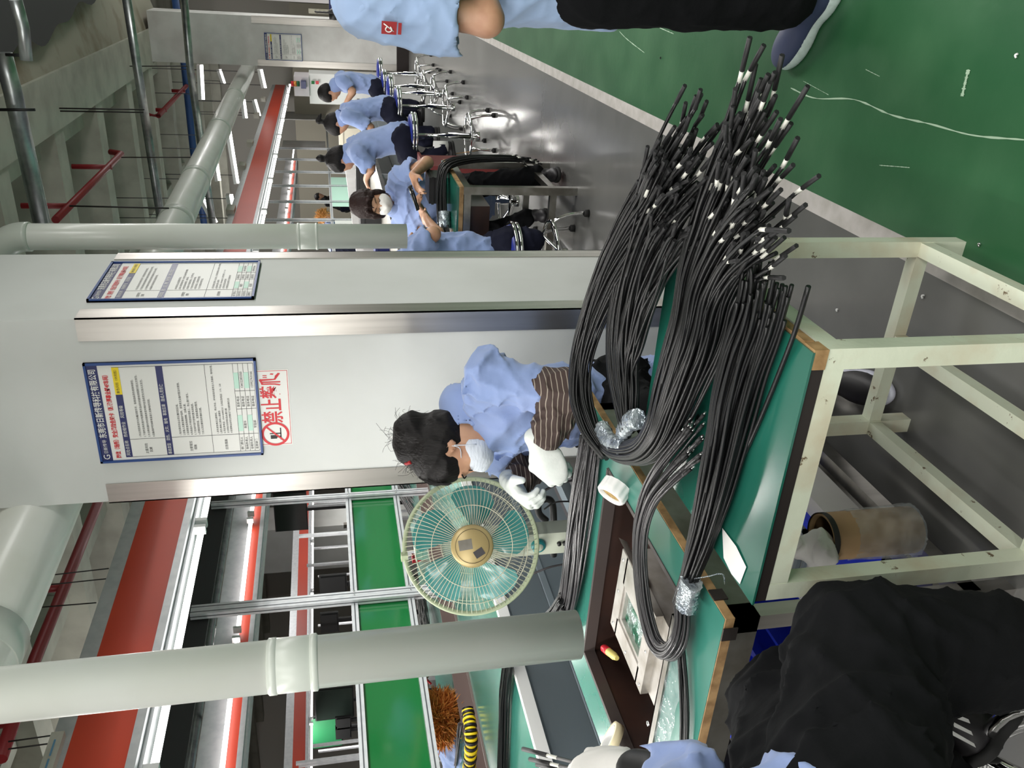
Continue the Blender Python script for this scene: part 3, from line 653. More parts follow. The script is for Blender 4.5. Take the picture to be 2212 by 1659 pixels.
wires('tangle of thin dark wires with coppery ends on the far mat, beside the woman', [at(868, 1040, X=-4.8), at(885, 1065, X=-4.75), at(905, 1100, X=-4.65), at(925, 1130, X=-4.5)], 60, .16, .06, .0032, 'mix_wire', seed=3, seg=12, group='wire tangles on the far mat')
wires('tangle of thin dark wires on the far mat seen just left of the fan', [at(918, 1290, X=-4.7), at(925, 1335, X=-4.65), at(928, 1375, X=-4.6), at(932, 1420, X=-4.55)], 60, .13, .06, .0032, 'mix_wire', seed=4, seg=12, group='wire tangles on the far mat')
# tool wrapped in black and yellow tape
a_ = at(1010, 1530, Z=ZT+.03); b_ = at(1018, 1600, Z=ZT+.03); c_ = at(1010, 1690, Z=ZT+.03)
tw = thing('taped_handle', 'bundle handle wrapped in black and yellow hazard tape lying on the rail', 'tool', a_)
q = smooth_path([a_, b_, c_], 30)
for i in range(29): ob('tape_wrap' if i % 2 else 'tape_wrap', MB().tube([q[i], q[i+1]], .032+.003*(i % 3), 14), 'yellow' if (i//1) % 2 else 'black', tw)
ob('wire_core', MB().tube([q[0]-(q[1]-q[0])*.4, q[0]], [.026, .034], 14), 'black', tw)
wires('loose cords beside the hazard taped handle', [(1000, 1560, ZT+.02), (995, 1600, ZT+.02), (985, 1659, ZT+.02)], 9, .02, .03, .004, 'mix_wire', nm='cord_bundle', seed=9, seg=10)
# reflective white bag and gear seen through the fan on the far mat
for i, (x, y_, sx, sz, m_, nm, lb) in enumerate([(905, 1180, .3, .1, 'mint_patch', 'parts_tray', 'pale parts tray behind the fan grille'), (903, 1205, .12, .13, 'handle_red', 'red_tool', 'red handled tool in the tray behind the fan')]):
    p = at(x, y_, Z=ZT+.02); o = ob(nm, MB().box((p[0]-.08*(1-i*.7), p[1]-sx/2*.6, ZT), (p[0]+.08*(1-i*.7), p[1]+sx/2*.6, ZT+sz*.5)).box((p[0]-.09*(1-i*.7), p[1]-sx/2*.65, ZT+sz*.5), (p[0]+.09*(1-i*.7), p[1]+sx/2*.65, ZT+sz*.56)), m_); tag(o, lb, 'tray' if i == 0 else 'tool')
# far end benches, cabinets and machines behind the seated workers
pt = at(655, 300, Y=25)
o = ob('partition_wall', MB().box((-7.5, 24.9, 0), (-1.2, 25, at(640, 300, Y=24.9)[2])), 'beige'); tag(o, 'beige partition behind the aluminium posts at the far end', 'partition')
for i, y_ in enumerate((370, 372)): pass
mc = thing('test_machine', 'white machine with red and green lights beyond the seated man', 'machine', at(720, 190, Y=17))
A = at(700, 160, Y=17.5); B = at(700, 225, Y=17.5); zt3 = at(668, 190, Y=17.5)[2]
ob('body', MB().box((B[0], 17.5, 0), (A[0], 18.1, zt3)), 'white', mc); ob('top_unit', MB().box((B[0]+.15, 17.4, zt3), (A[0]-.05, 18.1, zt3+.28)), 'partition', mc)
g = at(676, 178, Y=17.39); ob('indicator', MB().box((g[0]-.03, 17.38, g[2]-.03), (g[0]+.03, 17.4, g[2]+.03)), 'green_sheet', mc); ob('indicator', MB().box((g[0]-.03, 17.38, g[2]-.11), (g[0]+.03, 17.4, g[2]-.05)), 'handle_red', mc)
st_ = thing('signal_tower', 'stacked red, amber and green signal light above the far machine', 'light', at(640, 182, Y=17.5))
for i, (x, m_) in enumerate(((635, 'handle_red'), (641, 'hair_orange'), (647, 'green_dull'))): p = at(x, 181, Y=17.4); ob('lamp_segment', MB().lathe([(.04, 0), (.05, .0), (.05, .055), (.04, .055)], p, n=12), m_, st_)
o = ob('bin', MB().box((at(655, 190, Y=17.3)[0], 17.2, at(661, 180, Y=17.3)[2]), (at(655, 175, Y=17.3)[0], 17.4, at(650, 180, Y=17.3)[2])), 'navy'); tag(o, 'navy blue bin on the far machine', 'bin')
# red floor-level panel of the far hall + red brick backdrop
pb = at(615, 440, X=-3.4)
for i, (y0_, y1_) in enumerate(((560, 480), (470, 400), (395, 330), (325, 250))):
    pass
# white panels and posts group right of the slim pipe
for i, y_ in enumerate((250, 312)):
    p = at(660, y_+8, X=XP-.1); q_ = at(660, y_-8, X=XP-.1); o = ob('hanging_board', MB().box((XP-.12, p[1], at(703, y_, X=XP-.1)[2]), (XP-.1, q_[1], at(610, y_, X=XP-.1)[2])), 'plaster_soft'); tag(o, ['white board between the far aluminium posts, farther one', 'marbled white board between the far aluminium posts, nearer one'][i], 'board')
# ---- clutter beyond the line on the left (monitors, racks, posts, chairs)
def scr(x, y_, w, h, Y, m_, lb, nm='monitor'):
    p = at(x, y_, Y=Y); t = thing(nm, lb, nm.replace('_', ' '), p)
    ob('screen', MB().box((p[0]-w/2, Y-.02, p[2]-h/2), (p[0]+w/2, Y, p[2]+h/2)), m_, t)
    ob('bezel', MB().box((p[0]-w/2-.02, Y, p[2]-h/2-.02), (p[0]+w/2+.02, Y+.03, p[2]+h/2+.02)), 'black', t)
    ob('stand', MB().box((p[0]-.03, Y+.03, 0), (p[0]+.03, Y+.06, p[2])), 'black', t)
scr(722, 1520, .62, .55, 9.5, 'screen', 'dark screen with a faint green picture, upper of the two left of the thick pipe')
scr(706, 1580, .66, .45, 9.7, 'green_dull', 'plain green screen board below the dark screen', 'board')
scr(742, 1562, .22, .2, 9.3, 'black', 'small black monitor beside the green board', 'small_monitor')
scr(742, 1582, .24, .2, 9.3, 'black', 'lower small black monitor beside the green board', 'small_monitor')
scr(628, 1105, .75, .5, 12, 'screen', 'dark wall screen hanging beyond the second light beam')
scr(720, 1268, .34, .3, 8.5, 'black', 'small dark monitor behind the first post')
scr(712, 1345, .3, .2, 8.8, 'black', 'small dark monitor right of the thick pipe')
for i, (x, y_, Y) in enumerate([(700, 1455, 8), (712, 1640, 8), (742, 1642, 8.4), (690, 1645, 10)]):
    p = at(x, y_, Y=Y); o = ob('rack_post', MB().bar((p[0], Y, 0), (p[0], Y, 2.1), .04, .04, up=(0, 1, 0)), 'alu'); tag(o, ['thin aluminium post left of the thick pipe', 'aluminium rack post at the very left', 'short rack post beside the leftmost one', 'distant aluminium post at the left edge'][i], 'post', 'rack posts in the far left hall')
for i in range(6):
    Y = 8+i*1.5; z = at(750-6*i, 1400, Y=Y)[2]
    t = thing('shelf_table', ['nearest grey bench', 'second grey bench', 'third grey bench', 'fourth grey bench', 'fifth grey bench', 'farthest grey bench'][i]+' in the row beyond the green sheet', 'bench', (-8, Y, 0), group='far benches')
    ob('top', MB().box((-12, Y, .74), (-6.3, Y+.6, .78)), 'alu', t); ob('shelf', MB().box((-12, Y+.3, 1.2), (-6.3, Y+.6, 1.22)), 'alu', t)
    for x in (-11.9, -10, -8, -6.35): ob('leg', MB().bar((x, Y+.05, 0), (x, Y+.05, .74), .04, .04, up=(0, 1, 0)), 'alu', t); ob('upright', MB().bar((x, Y+.55, .78), (x, Y+.55, 1.9), .035, .035, up=(0, 1, 0)), 'alu', t)
rr_ = np.random.RandomState(12)
kinds = [('parts_box', 'box', 'card'), ('parts_bin', 'bin', 'navy'), ('tool_case', 'case', 'black'), ('paper_stack', 'papers', 'paper')]
cl = ['brown', 'blue', 'black', 'white']; rowt = ['nearest', 'second', 'third', 'fourth', 'fifth', 'farthest']; plc = ['at its right end', 'right of its middle', 'at its middle', 'left of its middle', 'near its left end']
for i in range(4):
    for j in range(5):
        k_ = (i+j*3) % 4; x = -6.7-j*1.1+rr_.rand()*.3; Y = 8+i*1.5+.2; w = .13+rr_.rand()*.12; h = .1+rr_.rand()*.2
        o = ob(kinds[k_][0], MB().box((x-w, Y-.1, .78), (x+w, Y+.12, .78+h)).box((x-w-.01, Y-.11, .78+h*.86), (x+w+.01, Y+.13, .78+h*.93)), kinds[k_][2]); tag(o, f'{cl[k_]} {kinds[k_][1]} on the {rowt[i]} grey bench {plc[j]}', kinds[k_][1])
# vents and pipes beyond the black shade
for i, (x, y_) in enumerate(((412, 1262), (420, 1385))):
    p = at(x+18, y_, Y=7.2); t = thing('air_vent', ['square ceiling vent above the first post', 'square ceiling vent behind the thick pipe'][i], 'vent', p)
    ob('frame', MB().box((p[0]-.17, 7.19, p[2]-.16), (p[0]+.17, 7.22, p[2]+.16)), 'lamp_white', t)
    for k_ in range(9): ob('slat', MB().box((p[0]-.13, 7.17, p[2]-.125+k_*.028), (p[0]+.13, 7.195, p[2]-.113+k_*.028)), 'rail_dark', t)
pz = at(478, 1200, X=-4.9)
o = ob('conduit', MB().tube([(-4.9, 2.2, pz[2]), (-4.9, 12, pz[2])], .045, 12), 'galv'); tag(o, 'galvanised pipe running between the first and second light beams', 'conduit')
# partition with door frame seen right of the far pillar
pw = at(650, 20, Y=22)
o = ob('partition_wall', MB().box((-.9, 19, 0), (3.5, 19.1, at(540, 20, Y=19)[2])), 'partition'); tag(o, 'pale pink-grey partition right of the far pillar', 'partition')
for i, (x, w) in enumerate(((430, .05), (505, .05), (536, .1))):
    z_ = at(x, 20, Y=18.9)[2]; o = ob('hanging_rail', MB().box((-.85, 18.85, z_-.05), (3.4, 18.92, z_+.05)), 'alu' if i == 2 else 'tube_glow' if i == 0 else 'alu'); tag(o, ['bright tube lamp above the pale partition', 'thin rail above the pale partition', 'aluminium top rail of the pale partition'][i], 'rail')
wf = thing('wall_fan', 'black rimmed wall fan in front of the pale partition', 'fan', at(722, 25, Y=13))
wc = at(722, 27, Y=13)
for r_ in (.18, .14, .1, .06): ob('guard_ring', MB().tube([wc+V(.12*0, math.cos(t_)*r_*.9, math.sin(t_)*r_*1.6*.9) for t_ in np.linspace(0, 2*math.pi, 30)[:-1]], .012, 6, closed=True), 'black', wf)
ob('motor', MB().lathe([(.01, -.1), (.07, -.09), (.08, .02), (.02, .06)], wc, (1, 0, 0), 16), 'black', wf); ob('bracket', MB().box((wc[0]-.03, wc[1]+.02, wc[2]-.1), (wc[0]+.03, wc[1]+.06, wc[2]+.35)), 'beige', wf)
cb = thing('tool_cabinet', 'navy cabinet below the wall fan', 'cabinet', (at(745, 40, Y=16)[0], 16, 0)); ob('body', MB().box((at(745, 52, Y=16)[0], 16, .1), (at(745, -10, Y=16)[0], 16.4, at(712, 40, Y=16)[2])), 'navy', cb); ob('drawer', MB().box((at(745, 50, Y=16)[0], 15.97, .2), (at(745, 0, Y=16)[0], 16, .7)), 'beige', cb)

# ================================================================ stools
def make_stool(h, label, low=False):
    t = thing('round_stool', label, 'stool', (0, 0, 0), group='chrome stools')
    ob('seat', MB().lathe([(.0, h-.015), (.165, h-.015), (.172, h), (.165, h+.028), (.1, h+.036), (0, h+.038)], n=32), 'seat_blue', t, local=True)
    for z, r in ((h-.02, .176), (h+.006, .18)): ob('seat_ring', MB().tube([(r*math.cos(a), r*math.sin(a), z) for a in np.linspace(0, 2*math.pi, 33)[:-1]], .011, 8, closed=True), 'chrome', t, local=True)
    ob('column', MB().lathe([(.012, h-.02), (.014, h-.1), (.014, h*.55), (.024, h*.55), (.026, .14), (.04, .13), (.04, .1)], n=20), 'chrome', t, local=True)
    for z, r in ((.2, .19),): ob('foot_ring', MB().tube([(r*math.cos(a), r*math.sin(a), z) for a in np.linspace(0, 2*math.pi, 33)[:-1]], .011, 8, closed=True), 'chrome', t, local=True)
    for k_ in range(5):
        a = k_*2*math.pi/5+.3; c, s_ = math.cos(a), math.sin(a)
        ob('leg', MB().tube(smooth_path([(.02*c, .02*s_, .13), (.1*c, .1*s_, .17), (.19*c, .19*s_, .2), (.235*c, .235*s_, .12), (.245*c, .245*s_, .02)], 12), .011, 8), 'chrome', t, local=True)
        ob('rubber_foot', MB().lathe([(.0, 0), (.022, 0), (.02, .025), (.012, .03)], (.245*c, .245*s_, 0), n=10), 'rubber', t.children[-1], local=True)
    return t
SH = .68
s0 = make_stool(SH, 'farthest blue topped chrome stool, partly in front of the far pillar')
sp = [(820, 157), (829, 184), (842, 199), (859, 228), (891, 291)]
lb = ['', 'blue topped chrome stool under the seated man', 'pale topped chrome stool behind the seated man', 'blue topped chrome stool under the worker with a high ponytail', 'blue topped chrome stool under the worker with a hair bun']
ST = [at(x, y_, Z=SH) for x, y_ in sp]
for i, p in enumerate(ST):
    if i == 0: s0.location = (p[0], p[1], 0)
    else: dup(s0, (p[0], p[1], 0), .4*i, lb[i])
sl = make_stool(.42, 'low chrome stool under the masked woman behind the small cart'); MW = V(-1.47, 5.55, 0); sl.location = tuple(MW)
sm = dup(sl, (-1.42, 4.42, 0), .9, 'low chrome stool half hidden by the near pillar edge, under the stooping worker')
sn = dup(sl, (-1.72, .42, 0), .2, 'low chrome stool in the near left corner under the worker in black trousers')
# ================================================================ small far cart in steel
FX0, FX1, FY0, FY1, FZ = -1.62, -1.12, 4.62, 5.32, .7
fc = thing('steel_cart', 'small stainless cart with a teal top beside the slim pipe', 'cart', ((FX0+FX1)/2, FY0, 0))
ob('top', MB().box((FX0, FY0, FZ-.012), (FX1, FY1, FZ)), 'teal_cart', fc); ob('edge_board', MB().box((FX0-.006, FY0-.008, FZ-.035), (FX1+.006, FY1+.006, FZ-.012)), 'ply', fc)
for x in (FX0+.02, FX1-.02):
    for y_ in (FY0+.02, FY1-.02): ob('leg', MB().box((x-.022, y_-.022, 0), (x+.022, y_+.022, FZ-.035)), 'steel_dull', fc)
for x in (FX0+.02, FX1-.02):
    for z in (.14, FZ-.06): ob('rail', MB().box((x-.018, FY0+.04, z-.02), (x+.018, FY1-.04, z+.02)), 'steel_dull', fc)
for y_ in (FY0+.02, FY1-.02):
    for z in (.14, FZ-.06): ob('rail', MB().box((FX0+.04, y_-.018, z-.02), (FX1-.04, y_+.018, z+.02)), 'steel_dull', fc)
ob('drawer_box', MB().box((FX0+.05, FY0+.05, .5), (FX1-.12, FY0+.6, .61)), 'trough', fc)
wires('black cable bundle draped over the small cart and hanging down its right side', [V(-1.52, 4.72, FZ+.02), V(-1.4, 4.86, FZ+.02), V(-1.2, 4.93, FZ+.02), V(-1.1, 4.98, FZ-.01), V(-1.06, 5.0, FZ-.15), V(-1.05, 5.0, .4), V(-1.05, 5.0, .14)], 30, [.05, .04, .04, .05, .05, .06, .09], [.03, .05, .05, .04, .03, .02, .03], .0045, 'cable', nm='cable_bundle', seed=21, seg=22, sleeve=.6, endfat=.02)
wires('second black cable bundle hanging down inside the small cart', [V(-1.45, 4.75, FZ+.02), V(-1.35, 5.0, FZ+.02), V(-1.22, 5.06, FZ+.02), V(-1.1, 5.1, FZ-.02), V(-1.07, 5.1, .4), V(-1.07, 5.1, .2)], 16, .035, .04, .0045, 'cable', nm='cable_bundle', seed=22, seg=18, sleeve=.6, endfat=.02)
o = ob('tape_wrap', MB().tube([(-1.42, 4.84, FZ+.035), (-1.33, 4.88, FZ+.035)], .045, 14, flat=.8), 'film'); tag(o, 'silvery film wrapped round the cables on the small cart', 'tape')
o = ob('tool_box', MB().box((-1.34, 5.1, FZ), (-1.18, 5.31, FZ+.1)).box((-1.345, 5.095, FZ+.07), (-1.175, 5.315, FZ+.085)), 'black'); tag(o, 'small black box on the small cart beside the masked woman', 'box')
p = at(905, 366, Y=6.6); rb = thing('red_bin', 'dark red box between the masked woman and the third worker', 'box', (p[0], 6.7, 0)); ob('body', MB().box((p[0]-.1, 6.5, .0), (p[0]+.05, 6.9, .66)), 'brick_red', rb); ob('rim', MB().box((p[0]-.12, 6.48, .66), (p[0]+.07, 6.92, .68)), 'brick_red', rb)
wb = thing('far_work_table', 'long work table where the far row of workers sits', 'table', (-2.1, 9, 0))
ob('top', MB().box((-2.62, 6.2, .86), (-1.95, 13.6, .9)), 'steel_dull', wb); 
for y_ in (6.3, 8.7, 11.1, 13.5): ob('leg', MB().bar((-2.05, y_, 0), (-2.0, y_, .86), .04, .04, up=(0, 1, 0)), 'alu', wb)
ob('back_board', MB().box((-2.62, 6.2, .9), (-2.6, 13.6, 1.15)), 'plaster_soft', wb)
for i, (yy, m_, w_, h_, lb_) in enumerate(((12.9, 'beige', .3, .3, 'beige framed box in front of the seated man'), (10.3, 'black', .3, .16, 'black tangle box in front of the ponytail worker'), (8.3, 'black', .4, .2, 'dark heap of parts in front of the bun worker'), (7.2, 'navy', .3, .12, 'blue tray near the masked woman'), (6.6, 'mix_wire', .36, .14, 'grey heap of wires behind the masked woman'))):
    o = ob('parts_box', MB().box((-2.55, yy-w_/2, .9), (-2.25, yy+w_/2, .9+h_)).box((-2.56, yy-w_/2-.01, .9+h_*.8), (-2.24, yy+w_/2+.01, .9+h_*.88)), m_); tag(o, lb_, 'box')
# ================================================================ foreground cart
BZ = .70
CX0, CX1, CY0, CY1 = -.995, -.497, 1.045, 1.625
ct = thing('work_cart', 'pale green painted steel cart with a dark teal top, chipped at the corners', 'cart', ((CX0+CX1)/2, CY0, 0))
ob('top', MB().box((CX0-.004, CY0-.004, BZ-.004), (CX1-.004, CY1, BZ)), 'teal_cart', ct)
ob('board', MB().box((CX0, CY0, BZ-.028), (CX1-.004, CY1, BZ-.0045)), 'edge_black', ct)
ob('bare_corner', MB().box((CX1-.034, CY0-.003, BZ-.028), (CX1+.0, CY0+.03, BZ-.003)), 'ply', ct, label='bare wooden corner of the board')
ob('board_edge', MB().box((CX1-.004, CY0+.03, BZ-.02), (CX1+.0015, CY1, BZ-.003)), 'ply', ct)
LG = .036
for x in (CX0, CX1-LG):
    for y in (CY0, CY1-LG): ob('leg', MB().box((x, y, 0), (x+LG, y+LG, BZ-.028)), 'cart_paint', ct)
for x in (CX0, CX1-LG): ob('rail', MB().box((x+.001, CY0+LG, BZ-.064), (x+LG-.001, CY1-LG, BZ-.029)), 'cart_paint', ct)
for y in (CY0, CY1-LG): ob('rail', MB().box((CX0+LG, y+.001, BZ-.064), (CX1-LG, y+LG-.001, BZ-.029)), 'cart_paint', ct)
zl = .085
for y in (CY0, CY1-LG): ob('rail', MB().box((CX0+LG, y+.002, zl), (CX1-LG, y+LG-.002, zl+.032)), 'cart_paint', ct)
for x in (CX0, -.76, CX1-LG): ob('rail', MB().box((x+.002, CY0+LG, zl), (x+LG-.002, CY1-LG, zl+.032)), 'cart_paint', ct)
o = ob('plastic_sheet', MB().grid([[at(1560, 1140, Z=BZ+.002), at(1563, 1205, Z=BZ+.002)], [at(1590, 1180, Z=BZ+.003), at(1580, 1240, Z=BZ+.003)], [at(1612, 1225, Z=BZ+.002), at(1598, 1262, Z=BZ+.002)]]), 'white'); tag(o, 'white card scrap at the left edge of the pale cart top', 'card')

# ================================================================ worker's bench with the sunk soldering trough
BX1 = -1.10; BX0 = -2.0; BY0, BY1 = 1.115, 2.07
TX0, TX1, TY0, TY1 = -1.86, -1.2, 1.30, 1.815
bn = thing('soldering_bench', 'teal topped workbench with a plywood edge and a sunken brown trough', 'workbench', (-1.5, BY0, 0))
top = MB(); z0, z1 = BZ-.006, BZ
for a_, b_ in (((TX1+.0, BY0), (BX1, BY1)), ((BX0, TY1), (TX1, BY1)), ((BX0, BY0), (TX0, TY1)), ((TX0, BY0), (TX1, TY0-.0))): top.box((a_[0], a_[1], z0), (b_[0], b_[1], z1))
ob('top', top, 'teal_mat', bn)
ed = MB().box((BX1-.002, BY0-.0, BZ-.02), (BX1+.003, BY1, BZ-.001)).box((BX0, BY0-.003, BZ-.02), (BX1+.004, BY0+.0, BZ-.001)); ob('edge_board', ed, 'ply', bn)
ob('tape_patch', MB().box((BX1-.05, BY0-.006, BZ-.03), (BX1-.02, BY0-.003, BZ+.0005)), 'edge_black', bn); ob('tape_patch', MB().box((BX1+.003, BY0+.05, BZ-.03), (BX1+.006, BY0+.08, BZ)), 'edge_black', bn)
TD = .56
tr = MB(); tr.box((TX0, TY0, TD-.01), (TX1, TY1, TD)); tr.box((TX0-.01, TY0, TD), (TX0, TY1, BZ-.007)); tr.box((TX1, TY0, TD), (TX1+.01, TY1, BZ-.007)); tr.box((TX0, TY1, TD), (TX1, TY1+.01, BZ-.007)); tr.box((TX0, TY0-.01, TD), (TX1, TY0, BZ-.007))
ob('trough', tr, 'trough', bn)
rm = MB(); rm.box((TX0-.004, TY0, BZ-.03), (TX0+.008, TY1, BZ+.004)); rm.box((TX0, TY1-.008, BZ-.03), (TX1, TY1+.004, BZ+.004)); rm.box((TX1-.008, TY0, BZ-.03), (TX1+.004, TY1, BZ+.002))
ob('trough_rim', rm, 'trough_rim', bn)
ob('frame', MB().box((BX0+.03, BY0+.02, BZ-.09), (BX1-.02, BY0+.06, BZ-.03)).box((BX1-.06, BY0+.02, BZ-.09), (BX1-.02, BY1-.03, BZ-.03)).box((BX0+.03, BY1-.07, BZ-.09), (BX1-.02, BY1-.03, BZ-.03)), 'steel_dull', bn)
for x in (BX0+.05, BX1-.05):
    for y in (BY0+.05, BY1-.05): ob('leg', MB().box((x-.018, y-.018, 0), (x+.018, y+.018, BZ-.09)), 'steel', bn)
ob('stretcher', MB().box((BX1-.07, BY0+.04, .08), (BX1-.032, BY1-.05, .12)), 'steel', bn); ob('stretcher', MB().box((BX0+.05, BY1-.07, .08), (BX1-.05, BY1-.035, .12)), 'steel', bn)
# clear film with angle bar along the near strip
G = []
for i in range(24):
    G.append([V(TX0-.12+i*(TX1-TX0+.0)/23, y+.004*math.sin(i*1.7+y*90), BZ+.0035+.003*math.sin(i*2.1+j*1.7)) for j, y in enumerate(np.linspace(BY0+.1, TY0+.0, 9))])
o = ob('plastic_film', MB().grid(G), 'film_clear'); tag(o, 'crinkled clear plastic film on the near strip of the teal bench', 'film')
o = ob('angle_bar', MB().box((TX0-.1, TY0-.012, BZ+.0005), (TX1-.06, TY0+.012, BZ+.006)).box((TX0-.1, TY0+.008, BZ-.03), (TX1-.06, TY0+.012, BZ+.006)), 'steel_dull'); tag(o, 'grey metal strip screwed along the near rim of the brown trough', 'strip')
o = ob('screw', MB().lathe([(.007, 0), (.006, .003), (0, .004)], at(1400, 1563, Z=BZ+.006), n=10), 'chrome'); tag(o, 'shiny screw on the grey metal strip', 'screw')
# solder pot
def obox(c, u, L, Wd, za, zb):   # box turned in plan: centre, long direction
    u = V(u[0], u[1], 0); u /= np.linalg.norm(u); w = V(-u[1], u[0], 0); q = [c-u*L/2-w*Wd/2, c+u*L/2-w*Wd/2, c+u*L/2+w*Wd/2, c-u*L/2+w*Wd/2]
    return [V(p[0], p[1], za) for p in q], [V(p[0], p[1], zb) for p in q]
zt_ = BZ+.012
A = at(1322, 1335, Z=zt_); B = at(1347, 1192, Z=zt_); Cc = at(1435, 1297, Z=zt_) ; Dn = at(1398, 1535, Z=zt_)
# machine: base box and thick lid with an inset bath
u = B-A; u[2] = 0; Lb = .0; 
PA, PB, PD = at(1320, 1345, Z=zt_), at(1346, 1190, Z=zt_), at(1402, 1530, Z=zt_-.03)
ux = (PB-PA); ux[2] = 0; lx = np.linalg.norm(ux); ux /= lx; uy = V(ux[1], -ux[0], 0)
if uy[1] > 0: uy = -uy
pot = thing('solder_pot', 'silver solder pot with a square bath of molten tin, standing in the brown trough', 'machine', PA)
lw = .235
def P_(a, b, z): return V(*(PA+ux*a+uy*b)[:2], z)
def pbox(a0, b0, a1, b1, za, zb): return MB().hexa([P_(a0, b0, za), P_(a1, b0, za), P_(a1, b1, za), P_(a0, b1, za)], [P_(a0, b0, zb), P_(a1, b0, zb), P_(a1, b1, zb), P_(a0, b1, zb)])
ob('body', pbox(.0, .0, lx, lw+.045, TD, zt_-.02), 'tin', pot)
fr = MB()
for (a0, b0, a1, b1) in ((0, 0, lx, .035), (0, lw-.035, lx, lw), (0, .035, .045, lw-.035), (lx-.075, .035, lx, lw-.035)):
    m_ = pbox(a0-.004, b0-.004, a1+.004, b1+.004, zt_-.02, zt_); fr.add(m_.v, m_.f)
ob('lid_frame', fr, 'tin', pot); 
fr = MB()
for (a0, b0, a1, b1) in ((.05, .04, lx-.08, .052), (.05, lw-.052, lx-.08, lw-.04), (.05, .052, .062, lw-.052), (lx-.092, .052, lx-.08, lw-.052)):
    m_ = pbox(a0, b0, a1, b1, zt_-.03, zt_-.004); fr.add(m_.v, m_.f)
ob('bath_rim', fr, 'tin', pot)
ob('molten_solder', pbox(.046, .036, lx-.076, lw-.036, zt_-.03, zt_-.014), 'solder', pot)
ob('splash_plate', MB().grid([[P_(lx+.002, .0, zt_-.02), P_(lx+.002, lw*.62, zt_-.02)], [P_(lx+.03, .0, zt_-.006), P_(lx+.03, lw*.62, zt_-.006)], [P_(lx+.045, .0, zt_+.018), P_(lx+.045, lw*.62, zt_+.018)]]), 'tin', pot)
sc_ = MB()
for a0, b0 in ((.012, .012), (lx-.02, .012), (.012, lw-.012), (lx*.5, .012), (.012, lw*.5), (lx*.5, lw-.012), (lx-.02, lw-.012)): sc_.lathe([(.004, 0), (.0035, .002), (0, .0025)], P_(a0, b0, zt_), n=8)
ob('screws', sc_, 'chrome', pot)
vn = MB(); yv = lw+.0455
for k_ in range(5): 
    q = P_(.02+k_*.011, yv, zt_-.1); vn.lathe([(.0, .0012), (.0028, .001), (.0028, 0)], q, uy, 8)
    for j in range(2): q = P_(.02+k_*.009, yv, zt_-.05-.012*j); vn.lathe([(.0, .0012), (.0022, .001), (.0022, 0)], q, uy, 8)
ob('vent_holes', vn, 'black', pot)
for a0 in (.095, .15): ob('handle_slot', MB().tube([P_(a0, yv, zt_-.045), P_(a0, yv+.001, zt_-.06), P_(a0+.04, yv+.001, zt_-.06), P_(a0+.04, yv, zt_-.045)], .0018, 6), 'black', pot)
# solder splashes
for i in range(26):
    x, y = 1290+rng.rand()*50, 1120+rng.rand()*130
    if i > 18: x, y = 1325+rng.rand()*40, 1500+rng.rand()*50
    p = at(x, y, Z=TD+.001); b_ = MB().lathe([(.0016+.001*rng.rand(), 0), (0, .002)], p, n=5); 
    if i == 0: spl = MB()
    spl.add(b_.v, b_.f)
o = ob('solder_splashes', spl, 'pin'); tag(o, 'tiny bright solder splashes scattered on the brown trough floor', 'splashes', kind='stuff')
# brush with a red tipped yellow handle
a_ = at(1302, 1398, Z=BZ-.035); b_ = at(1311, 1405, Z=BZ-.04); c_ = at(1333, 1422, Z=BZ-.05)
br = thing('brush', 'small tool with a yellow handle and rounded red tip beside the solder pot', 'tool', c_)
ob('handle', MB().tube(smooth_path([b_, (b_+c_)/2, c_], 8), [.0115]*6+[.009, .007], 12), 'handle_yellow', br); q = [a_-(b_-a_)*.1, a_+(b_-a_)*.0, a_+(b_-a_)*.3, b_, b_+(b_-a_)*.4]; ob('tip', MB().tube(q, [.003, .008, .0115, .0125, .0125], 12), 'handle_red', br)
# masking tape roll standing leaning on the rim
c_ = at(1324, 1601, Z=BZ+.045); ax = V(.55, -.42, .72); ax /= np.linalg.norm(ax)
c_ = at(1320, 1602, Z=BZ+.028); n_ = V(.35, .45, .82)
tp = thing('masking_tape', 'cream masking tape roll lying tilted on the left rim of the trough', 'tape', (c_[0], c_[1], BZ))
n_ = n_/np.linalg.norm(n_)
ob('roll', MB().lathe([(.040, -.011), (.052, -.011), (.0525, .011), (.040, .011), (.040, -.011)], c_, n_, 48), 'tape_cream', tp)
ob('core', MB().lathe([(.038, -.011), (.0402, -.0115), (.0402, .0115), (.038, .0115), (.038, -.011)], c_, n_, 40), 'white', tp)
# ribbed white jar lid with sponge
c_ = at(1326, 1061, Z=BZ+.03); n_ = V(-.55, -.5, .66); n_ /= np.linalg.norm(n_)
pr = []
jl = thing('sponge_pot', 'ribbed white plastic cap holding a tan sponge, tipped on the bench behind the trough', 'cap', (c_[0], c_[1], BZ))
b_ = MB(); n = 72; u_ = np.cross(n_, V(0, 0, 1)); u_ /= np.linalg.norm(u_); w_ = np.cross(n_, u_)
R = [.038+(.0022 if (i//3) % 2 else 0) for i in range(n)]; rings = []
for rs, h in ((1, -.02), (1, .0), (1, .014), (.92, .019), (.8, .019), (.78, .005)):
    rings.append([c_+n_*h+(R[i] if rs == 1 else .038)*rs*(math.cos(i*2*math.pi/n)*u_+math.sin(i*2*math.pi/n)*w_) for i in range(n)]+[])
rings = [r_+[r_[0]] for r_ in rings]; b_.grid(rings); ob('cap', b_, 'white', jl)
ob('cap_back', MB().lathe([(0, -.0201), (.039, -.02)], c_, n_, 36), 'white', jl); ob('sponge', MB().lathe([(.029, .004), (.026, .010), (0, .011)], c_, n_, 24), 'sponge', jl)

